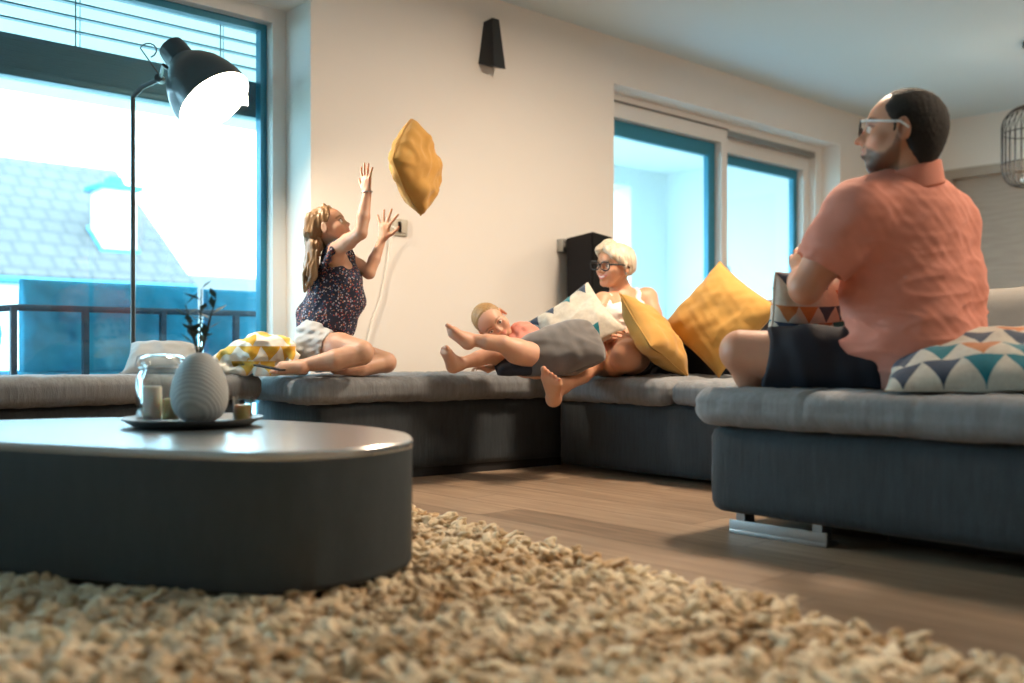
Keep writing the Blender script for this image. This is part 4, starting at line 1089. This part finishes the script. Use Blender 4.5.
def floral():
    t = NT('floral_cotton'); c = t.coord(); vo = t.n('ShaderNodeTexVoronoi'); vo.inputs['Scale'].default_value = 130; t.l(c, vo.inputs['Vector'])
    rp = t.n('ShaderNodeValToRGB'); rp.color_ramp.interpolation = 'CONSTANT'; e = rp.color_ramp.elements
    cs = [(.012, .016, .040), (.012, .016, .040), (.30, .055, .06), (.012, .016, .040), (.42, .36, .36), (.03, .06, .14), (.35, .14, .08), (.012, .016, .04), (.30, .32, .42)]
    while len(e) < len(cs): e.new(.5)
    for i, k in enumerate(cs): e[i].position = i/len(cs); e[i].color = (*k, 1)
    s = t.n('ShaderNodeSeparateColor'); t.l(vo.outputs['Color'], s.inputs[0]); t.l(s.outputs[0], rp.inputs[0])
    m = t.math('LESS_THAN', vo.outputs['Distance'], .48); t.l(t.mix(m, (.014, .018, .042), rp.outputs[0]), t.b.inputs['Base Color'])
    t.set(rough=.85); t.bump(t.noise(c, 140, 3), .3, .002); return t.m
mesh_np('top', v, f, floral(), girl)
# shorts
Sh = Solid()
Sh.ell(pe, TF, (.098, .122, .098), .03).cone(P(316, 350, 4.29), P(326, 350, 4.24), .094, .086, .03).cone(P(322, 352, 4.42), P(333, 353, 4.42), .090, .082, .03).cone(P(314, 337, 4.275), P(314, 345, 4.265), .080, .086, .03)
Sh.half(P(325.5, 350, 4.24), V(.92, -.1, -.28), .004).half((0, 0, .458), (0, 0, -1), .003).fold(lambda q: nz(q*np.array([1, 1, 1.6]), 110, 6)*.0040)
v, f = Sh.mesh(.0045, 2); mesh_np('shorts', v, f, pbr('pale_denim', (.50, .52, .54), rough=.85, var=(30, .08), weave=180), girl)
# hair
def hair_mat(name, a, b, sc=55, **kw):
    t = NT(name); c = t.coord('Object', (1, 1, .22)); g = t.noise(c, sc, 5, .7); t.l(t.mix(g, a, b), t.b.inputs['Base Color'])
    t.set(rough=.42, spec=.45, **kw); t.bump(g, .55, .004); return t.m
H = Solid(); h = hdg
H.ell(h.p(-.075, 0, .125), h.F, np.array([.455, .385, .41])*h.h, .02)
H.half(h.p(.145, 0, .18), h.F @ np.array([1., 0, -.55]), .012)
H.half(h.p(0, 0, -.10), h.F @ np.array([.35, 0, -1]), .02)
for l in (-1, 1): H.ball(h.p(.0, .40*l, -.06), .12*h.h, .012, 's')
rnd = random.Random(9)
def strand(S, pts, r0, r1, k=.006):
    n = len(pts); S.chain(pts, list(np.linspace(r0, r1, n)), k)
for l in np.linspace(-.26, .30, 7):
    z_ = 4.30-l*.19
    H.chain([h.p(-.26, l*.9, .28), h.p(-.38, l, .02), P(313.5+l*5, 246, z_), P(310+l*8, 266, z_-.01), P(308+l*12, 281+rnd.uniform(-4, 4), z_-.01)], [.034, .034, .026, .019, .006], .014)
for k_ in range(12):
    l = rnd.uniform(-.3, .38); z_ = 4.29-l*.19
    strand(H, [P(313+rnd.uniform(-5, 6), 255, z_), P(309+rnd.uniform(-5, 9), 274, z_), P(307+rnd.uniform(-4, 13), 292+rnd.uniform(-8, 6), z_)], .010, .003, .006)
for k_ in range(7):
    strand(H, [h.p(.09-.03*k_, -.0, .50-.01*k_), h.p(.10-.035*k_, .26, .32-.02*k_), h.p(.02-.045*k_, .385, .08-.01*k_), h.p(-.14-.03*k_, .38, -.20), P(317-.8*k_, 252, 4.22), P(317-1.6*k_, 276+2*(k_ % 3), 4.205)], .012, .004, .006)
H.fold(lambda q: nz(q*np.array([1, 1, .12]), 520, 31, 9)*.0022+nz(q*np.array([1, 1, .2]), 160, 33)*.0022)
v, f = H.mesh(.0035, 1)
mesh_np('hair', v, f, hair_mat('light_brown_hair', (.07, .036, .016), (.38, .22, .10)), girl)
MB().tube([WR_+V(math.cos(a), math.sin(a), .1*math.cos(a))*.0215+Z*.004 for a in np.linspace(0, 2*math.pi, 25)], .0028, 6).build('bracelet', M['chrome'], girl)

# ------------------------------------------------------------------ the boy
hb = Head(P(492, 322.5, 4.40), V(.26, -.90, -.30), V(-.72, -.10, .62), .185, 'child')
B = Solid()
nb, ch, pe = P(511, 337, 4.46), P(527, 346, 4.44), P(536, 361, 4.34)
BF = frame(V(-.2, -1, .3), V(-.9, .1, .45))
B.cone(hb.p(-.08, 0, -.28), nb, .033, .036, .02).ell(ch, BF, (.065, .085, .10), .03).cone(ch, pe, .068, .07, .03).ball(pe, .075, .03)
A3 = P(467, 339, 4.20); K3 = P(503, 344, 4.20)
B.chain([P(537, 358, 4.31), P(516, 351, 4.24), K3], [.066, .051, .037], .02).chain([K3, P(487, 342, 4.19), A3], [.037, .033, .0205], .008)
foot(B, A3, P(468.5, 348, 4.185), P(446.5, 330.5, 4.16), V(.25, .3, .9), .140, 1, 1.18)
A4 = P(459, 364, 4.24); K4 = P(493, 354, 4.30)
B.chain([P(527, 366, 4.40), P(510, 362, 4.36), K4], [.055, .050, .040], .02).chain([K4, P(478, 359, 4.28), A4], [.039, .034, .021], .008)
foot(B, A4, P(451, 371, 4.23), P(443, 350.5, 4.17), V(.85, .5, .35), .138, 1, 1.22)
SB, EB, WB = P(509, 341, 4.42), P(500, 361, 4.46), P(488, 369, 4.33)
B.chain([SB, EB], [.030, .025], .015).chain([EB, WB], [.025, .018], .006)
hand(B, WB, V(-.9, -.3, .15), V(0, 0, -1), .085, spread=.3, curl=(.5, .5, .5, .5), thumb=.7, side=1, k=.002)
hb.add(B, cheek=.15, chin=.065, nose=.8)
v, f = B.mesh(.004, 2)
c_ = hb.colors(v, skin_cols(v, (.62, .36, .245), 2), lips=(.62, .27, .22), brow=(.30, .17, .09), bd=.016)
boy = mesh_np('person', v, f, SKIN, cols=c_, loc=tuple(P(510, 376, 4.35)))
tag(boy, 'small boy lying on the sofa with bare feet up and head turned sideways', 'person')
hb.eyes(boy, (.08, .07, .06))
T_ = Solid().ell(P(522, 343, 4.44), BF, (.082, .098, .10), .03).cone(P(509, 340, 4.45), P(519, 345, 4.40), .045, .06, .02).cone(P(525, 345, 4.42), P(538, 356, 4.36), .082, .082, .03)
T_.half(P(508, 336, 4.4), V(-.9, 0, .3), .01).fold(lambda q: nz(q*np.array([1, 1, 1.5]), 95, 7)*.004).ball(hb.p(0, 0, 0), .088, .01, 's').half((0, 0, .455), (0, 0, -1), .003)
v, f = T_.mesh(.0045, 2); mesh_np('shirt', v, f, pbr('coral_cotton', (.66, .25, .19), rough=.9, weave=180), boy)
T_ = Solid().ell(pe, BF, (.09, .095, .09), .02).cone(P(531, 366, 4.36), P(507, 364, 4.33), .062, .055, .02).cone(P(528, 370, 4.28), P(505, 371, 4.27), .035, .035, .02)
T_.ball(P(514, 349, 4.20), .060, .01, 's').half((0, 0, .456), (0, 0, -1), .003).fold(lambda q: nz(q, 50, 8)*.003)
v, f = T_.mesh(.0045, 2); mesh_np('shorts', v, f, pbr('navy_cotton', (.012, .014, .024), rough=.9), boy)
H = Solid(); h = hb
H.ell(h.p(-.07, 0, .125), h.F, np.array([.437, .362, .40])*h.h, .01).half(h.p(.18, 0, .26), h.F @ np.array([1., 0, -.35]), .012).half(h.p(-.05, 0, -.10), h.F @ np.array([.55, 0, -1]), .02)
for l in (-1, 1): H.ball(h.p(.02, .37*l, -.04), .11*h.h, .012, 's')
H.fold(lambda q: nz(q*np.array([1,1,.4]), 420, 9)*.0014)
v, f = H.mesh(.0032, 1); mesh_np('hair', v, f, hair_mat('sandy_hair', (.20, .11, .045), (.50, .32, .14), 90), boy)

# ------------------------------------------------------------------ the woman
hm = Head(P(614, 265.5, 5.00), V(-.80, -.62, -.06), V(.20, 0, .97), .222)
B = Solid()
nb, ch, be, pe = P(623, 297, 5.06), P(621, 318, 5.03), P(624, 340, 4.98), P(628, 358, 4.95)
MF = frame(V(-.45, -.9, .05), V(.05, .1, 1))
B.cone(hm.p(-.10, 0, -.28), nb, .049, .053, .03).ell(ch, MF, (.10, .145, .12), .04).cone(ch, be, .11, .105, .04).ell(pe, MF, (.12, .16, .10), .04)
B.cone(nb+W(0, 0, -.01), nb+W(0, .0, -.05), .06, .08, .04)
SR, SL = P(603, 302, 4.93), P(647, 298, 5.12)
B.cone(nb+W(0, 0, -.02), SR, .05, .045, .03).cone(nb+W(0, 0, -.02), SL, .055, .05, .03)
for c0 in (P(613, 316, 4.93), P(629, 316, 4.98)): B.ball(c0, .055, .04)
ER, WR_ = P(588, 330, 4.80), P(601, 331, 4.66)
EL, WL = P(657, 331, 5.02), P(620, 333, 4.74)
B.chain([SR, (SR+ER)/2, ER], [.048, .043, .036], .02).chain([ER, ER*.6+WR_*.4, WR_], [.037, .036, .026], .01)
B.chain([SL, (SL+EL)/2, EL], [.052, .047, .038], .02).chain([EL, EL*.6+WL*.4, WL], [.037, .036, .026], .01)
hand(B, WR_+W(0, -.0, .0), V(.92, -.25, .05), V(-.05, .4, -1), .155, spread=.22, curl=(.35, .4, .4, .45), thumb=.6, side=1, r=1.0)
hand(B, WL+W(0, .0, -.012), V(-.9, -.3, .0), V(.05, .3, -1), .155, spread=.2, curl=(.4, .45, .45, .5), thumb=.6, side=-1, r=1.0)
KA, AA = P(626, 357, 4.46), P(604, 371, 4.68)
B.chain([P(634, 358, 4.86), P(631, 355, 4.66), KA], [.098, .088, .070], .03).chain([KA, P(616, 366, 4.56), AA], [.058, .05, .032], .01)
KB, AB = P(592, 362, 4.58), P(563, 385, 4.34)
B.chain([P(612, 360, 4.88), P(603, 357, 4.76), KB], [.095, .082, .060], .03).chain([KB, P(580, 372, 4.47), AB], [.057, .055, .034], .01)
foot(B, AB, P(552, 406, 4.26), P(549, 374.5, 4.14), V(.38, .9, .12), .205, -1, 1.08)
hm.add(B, cheek=.12, chin=.075, nose=.9, smile=1, jaw=.95)
v, f = B.mesh(.004, 2)
c_ = hm.colors(v, skin_cols(v, (.60, .32, .195), 3), lips=(.62, .16, .13), brow=(.30, .18, .11), bd=.018, smile=1)
L_ = (v-hm.c) @ hm.F/hm.h; d = np.minimum(seg_d(L_[:, 1:], (-.075, -.238), (0, -.252)), seg_d(L_[:, 1:], (.075, -.238), (0, -.252))); c_ = paint(c_, (1.6-d/.013)*(L_[:, 0] > .2)*(L_[:, 0] < .6), (.88, .84, .80))
mum = mesh_np('person', v, f, SKIN, cols=c_, loc=tuple(P(620, 375, 4.9)))
tag(mum, 'laughing woman with short platinum hair and glasses sitting barefoot in the sofa corner', 'person')
hm.eyes(mum, (.10, .10, .08))
T_ = Solid().ell(ch, MF, (.108, .150, .115), .04).cone(ch, be, .120, .122, .04).ell(pe+W(0, 0, .03), MF, (.13, .165, .09), .04)
for c0 in (P(613, 316, 4.93), P(629, 316, 4.98)): T_.ball(c0, .063, .04)
T_.ball(P(620, 312, 4.92), .066, .05).ball(P(608, 314, 4.90), .05, .04)
T_.half(P(615, 304, 4.9), V(0, -.35, 1), .01)
T_.ball(SR+W(-.02, -.02, .02), .075, .012, 's').ball(SL+W(.015, -.03, .0), .085, .012, 's')
T_.chain([P(637, 306, 4.96), P(638.5, 293, 5.03), P(636, 290.5, 5.10)], [.017, .015, .015], .006)
T_.chain([P(609, 306, 4.87), P(609, 296, 4.93), P(612, 294, 5.0)], [.013, .012, .012], .006)
T_.fold(lambda q: nz(q*np.array([1, 1, 1.6]), 90, 8)*.003)
v, f = T_.mesh(.0045, 2); mesh_np('tank_top', v, f, pbr('white_jersey', (.84, .82, .79), rough=.9, weave=200), mum)
T_ = Solid().ell(pe, MF, (.132, .172, .11), .04).cone(P(634, 358, 4.86), P(632, 356, 4.66), .108, .096, .03).cone(P(612, 360, 4.88), P(601, 357, 4.75), .105, .092, .03)
T_.half(P(632, 356, 4.63), V(0, -1, -.05), .005).half((0, 0, .438), (0, 0, -1), .003).fold(lambda q: nz(q, 80, 9)*.003)
v, f = T_.mesh(.005, 2); mesh_np('shorts', v, f, pbr('charcoal_cotton', (.022, .023, .030), rough=.9), mum)
H = Solid(); h = hm
H.ell(h.p(-.07, 0, .125), h.F, np.array([.45, .37, .395])*h.h, .02)
H.half(h.p(.17, 0, .24), h.F @ np.array([1., 0, -.40]), .012).half(h.p(-.1, 0, -.22), h.F @ np.array([.40, 0, -1]), .02)
for l in (-1, 1): H.ball(h.p(.06, .40*l, -.06), .13*h.h, .014, 's')
H.ell(h.p(-.20, .0, .10), h.F, np.array([.32, .38, .38])*h.h, .02)
for l in (-1, 1): H.ell(h.p(-.17, .30*l, .03), frame(h.F @ np.array([1, .1*l, -.25]), h.F[:, 2]), np.array([.19, .11, .25])*h.h, .02)
H.half(h.p(-.2, 0, -.27), h.F @ np.array([.35, 0, -1]), .02)
for l in (-1, 1): H.ball(h.p(.07, .43*l, -.10), .15*h.h, .012, 's')
for k_ in range(8):
    t_ = k_/7; H.chain([h.p(-.10+.03*k_, -.16, .485), h.p(.12+.022*k_, .0, .455-.014*k_), h.p(.22+.006*k_, .15+.01*k_, .345-.016*k_), h.p(.13-.005*k_, .315, .20-.012*k_), h.p(.02, .385, .05-.01*k_)], [.012, .014, .013, .010, .005], .008)
    H.chain([h.p(-.10+.03*k_, -.16, .50), h.p(.15+.02*k_, -.22, .40-.01*k_), h.p(.14, -.33, .20)], [.016, .016, .008], .010)
H.fold(lambda q: nz(q*np.array([1, 1, .25]), 330, 41, 9)*.0022+nz(q*np.array([1, 1, .3]), 120, 43)*.0018)
v, f = H.mesh(.0038, 1); mesh_np('hair', v, f, hair_mat('platinum_hair', (.30, .22, .14), (.84, .75, .60), 60), mum)
def spectacles(h, parent, lensw, mat, r=.0022, front=.435, tilt=0, armmat=None, hh=.085):
    e = empty('glasses', (0, 0, 0)); e.parent = parent
    m = MB()
    for l in (-1, 1):
        q = []
        for a in np.linspace(0, 2*math.pi, 29):
            ca, sa = math.cos(a), math.sin(a); px_ = abs(ca)**.8*np.sign(ca)*lensw; pu_ = abs(sa)**.8*np.sign(sa)*hh
            q.append(h.p(front-.05*abs(.165+px_*l*1.0)**1.0, (.165+px_)*l, -.005+pu_+(.02 if ca > .5 and sa > 0 else 0)))
        m.tube(q, r, 6, cap=False)
    m.tube([h.p(front, -.045, .02), h.p(front+.01, 0, .03), h.p(front, .045, .02)], r, 6)
    m.build('rim', mat, e, smooth=True)
    for l in (-1, 1):
        MB().tube([h.p(front-.03, (.165+lensw)*l, .045), h.p(front-.08, .335*l, .045), h.p(.0, .405*l, .035), h.p(-.10, .395*l, -.03)], r*1.5, 6).build('temple', armmat or mat, e, smooth=True)
    return e
spectacles(hm, mum, .135, M['black'], .0034, .44, hh=.095)
MB().lathe([(.001, 0), (.006, .001), (.006, .004), (.001, .006)], hm.p(-.01, .385, -.16), hm.F[:, 1], n=12).build('earring', M['chrome'], mum)

# ------------------------------------------------------------------ the man
hn = Head(P(900.5, 133, 2.86), V(-.91, .38, .12), V(.13, .0, .985), .246)
B = Solid()
MF = frame(V(-.45, .9, .03), V(0, 0, 1))
nb, ch, wa, pe = P(906, 184, 2.90), P(903, 232, 2.93), P(907, 305, 2.98), P(905, 358, 3.00)
B.cone(hn.p(-.13, 0, -.20), nb, .058, .064, .02).cone(nb, nb+W(0, .02, -.06), .07, .10, .05)
SLn, SRn = P(853, 216, 2.82), P(943, 222, 3.04)
B.ell(ch, MF, (.125, .19, .16), .05).ell(wa, MF, (.14, .19, .14), .06).ell(pe, MF, (.15, .19, .12), .06).cone(nb+W(0, 0, -.03), SLn, .06, .06, .05).cone(nb+W(0, 0, -.03), SRn, .06, .06, .05)
EL, WL = P(806, 288, 2.86), P(801, 276, 3.08)
B.chain([SLn, (SLn+EL)/2, EL], [.066, .058, .047], .03).chain([EL, EL*.55+WL*.45, WL], [.048, .046, .031], .012)
hand(B, WL, V(.05, .55, .75), V(.7, .4, -.3), .17, spread=.25, curl=(.35, .35, .4, .4), thumb=.7, side=1)
ER, WR_ = P(945, 296, 3.22), P(862, 300, 3.30)
B.chain([SRn, ER], [.066, .047], .03).chain([ER, ER*.55+WR_*.45, WR_], [.048, .044, .031], .012)
hand(B, WR_, V(-1, -.05, .05), V(0, -.9, .2), .17, spread=.25, curl=(.35, .35, .4, .4), thumb=.7, side=1)
KL, AL = P(741, 351, 3.10), P(815, 383, 3.30)
B.chain([P(868, 364, 2.98), P(800, 360, 3.03), KL], [.11, .088, .066], .03)
B.chain([KL+W(0, .0, -.005), P(752, 374, 3.12), P(785, 378, 3.22), AL], [.060, .055, .045, .034], .014)
foot(B, AL, AL+W(-.02, .05, -.03), AL+W(.16, .10, -.03), Z, .22, 1)
KR, AR = P(850, 345, 3.42), P(800, 380, 3.30)
B.chain([P(912, 364, 3.12), KR], [.11, .066], .03).chain([KR, AR], [.06, .036], .014)
foot(B, AR, AR+W(.03, -.03, -.03), AR+W(-.08, -.1, -.03), Z, .20, 1)
hn.add(B, cheek=.10, chin=.095, nose=1.0, jaw=1.05)
v, f = B.mesh(.004, 2)
c_ = hn.colors(v, skin_cols(v, (.50, .26, .165), 4), lips=(.34, .15, .12), brow=(.05, .03, .025), bd=.020)
L_ = (v-hn.c) @ hn.F/hn.h
near = np.linalg.norm(v-hn.c, axis=1) < .75*hn.h
# stubble beard: jaw, chin, moustache up to the sideburn
top = np.interp(L_[:, 0], [-.06, .0, .06, .13, .22, .30, .38], [.16, .02, -.20, -.27, -.27, -.22, -.165])
jawm = np.clip((top-L_[:, 2])/.04, 0, 1)*np.clip((L_[:, 0]+.05)/.03, 0, 1)*np.clip((L_[:, 2]+.60)/.04, 0, 1)*(.62+.38*np.clip((L_[:, 0]-.12)/.15, 0, 1))
lipsd = seg_d(L_[:, 1:], (-.07, -.25), (.07, -.25))
c_ = paint(c_, .95*near*jawm*np.where(L_[:, 0] > .25, np.clip((lipsd-.03)/.02, 0, 1), 1), (.026, .017, .014))
man = mesh_np('person', v, f, SKIN, cols=c_, loc=tuple(P(900, 390, 2.95)))
tag(man, 'man in a salmon shirt and navy shorts sitting cross-legged with his back turned', 'person')
hn.eyes(man)
T_ = Solid().ell(ch, MF, (.145, .212, .17), .05).ell(P(909, 292, 2.96), MF, (.165, .224, .17), .06).ell(P(913, 345, 2.97), MF, (.175, .218, .12), .06).cone(P(914, 330, 2.92), P(925, 378, 2.90), .14, .13, .05)
T_.cone(nb+W(0, .01, -.035), SLn, .078, .080, .05).cone(nb+W(0, .01, -.035), SRn, .078, .080, .05).cone(nb+W(0, 0, -.02), nb+W(0, .0, -.06), .066, .105, .04)
se = SLn+(EL-SLn)*.80; T_.chain([SLn, (SLn+se)/2, se], [.080, .080, .076], .035)
se2 = SRn+(ER-SRn)*.80; T_.chain([SRn, se2], [.080, .074], .03)
T_.cone(P(897, 196, 2.88), P(862, 208, 2.83), .062, .078, .05).cone(P(912, 197, 2.91), P(944, 222, 3.02), .062, .085, .06)
T_.cone(P(941, 245, 3.03), P(944, 285, 3.01), .094, .100, .06).cone(P(944, 285, 3.01), P(943, 345, 2.98), .100, .106, .06)
T_.cone(P(868, 352, 2.90), P(842, 348, 2.93), .045, .028, .02)
T_.half((0, 0, .452), (0, 0, -1), .004)
def shirtfold(q):
    lowz = np.clip((.95-q[..., 2])/.25, 0, 1)
    return nz(q*np.array([1, 1, 1.3]), 48, 12)*.0025+(1-np.clip(abs(nz(q*np.array([.6, .6, 1.6]), 34, 15)), 0, 1))**3*-.0038*(.22+1.1*lowz)+nz(q*np.array([1, 1, 1.8]), 120, 16)*.0011
T_.fold(shirtfold)
T_.chain([EL+(EL-SLn)*-.02, EL+(EL-SLn)*.3], [.10, .10], .003, 's')
# standing collar
cb = hn.p(-.13, 0, -.20); cd = (nb-cb)/np.linalg.norm(nb-cb)
v, f = T_.mesh(.005, 2)
salmon = pbr('salmon_linen', (.64, .25, .185), rough=.88, var=(20, .10), weave=170)
sh = mesh_np('shirt', v, f, salmon, man)
CF_ = frame(V(-.96, .16, -.55), V(-.30, .05, .95))
T_ = Solid().cone(P(907, 188, 2.90), P(906, 164, 2.89), .104, .096, .01)
T_.half(P(902, 170.5, 2.88), V(-.27, 0, .96), .005).half(P(906, 195, 2.9), V(.27, 0, -.96), .004)
v, f = T_.mesh(.0035, 2); mesh_np('collar', v, f, salmon, man)
y_ = []
for k_ in range(25):
    t_ = k_/24*2-1; y_.append(t_)
T_ = Solid().ell(pe, MF, (.165, .20, .125), .05).chain([P(868, 364, 2.98), P(810, 360, 3.02), P(772, 357, 3.06)], [.120, .103, .095], .03).cone(P(912, 364, 3.12), P(868, 352, 3.32), .118, .095, .03)
T_.half(P(765, 356, 3.06), V(-1, .1, .12), .004).half((0, 0, .450), (0, 0, -1), .004).fold(lambda q: nz(q*np.array([1, 1, .6]), 60, 19)*.004)
v, f = T_.mesh(.005, 2); mesh_np('shorts', v, f, pbr('navy_shorts', (.010, .013, .024), rough=.85, weave=160), man)
H = Solid(); h = hn
H.ell(h.p(-.07, 0, .12), h.F, np.array([.445, .370, .40])*h.h, .01).ell(h.p(-.20, 0, -.08), h.F, np.array([.285, .315, .36])*h.h, .03)
H.half(h.p(.20, 0, .30), h.F @ np.array([1., 0, .12]), .012).half(h.p(-.02, 0, -.10), h.F @ np.array([1.0, 0, -.80]), .014).half(h.p(-.2, 0, -.40), h.F @ np.array([.2, 0, -1]), .006)
for l in (-1, 1):
    H.ball(h.p(.04, .40*l, -.06), .13*h.h, .010, 's'); H.ball(h.p(.30, .17*l, .36), .13*h.h, .02, 's')
    H.cone(h.p(.04, .335*l, .12), h.p(.055, .325*l, -.05), .020*h.h, .012*h.h, .012)
H.fold(lambda q: nz(q, 420, 20)*.0008)
v, f = H.mesh(.0035, 1); mesh_np('hair', v, f, pbr('near_black_hair', (.007, .005, .004), rough=.8, bump=(500, .7, .003)), man)
spectacles(hn, man, .12, M['black'], .0024, .45, armmat=pbr('pale_temple', (.62, .70, .74), rough=.3), hh=.08)
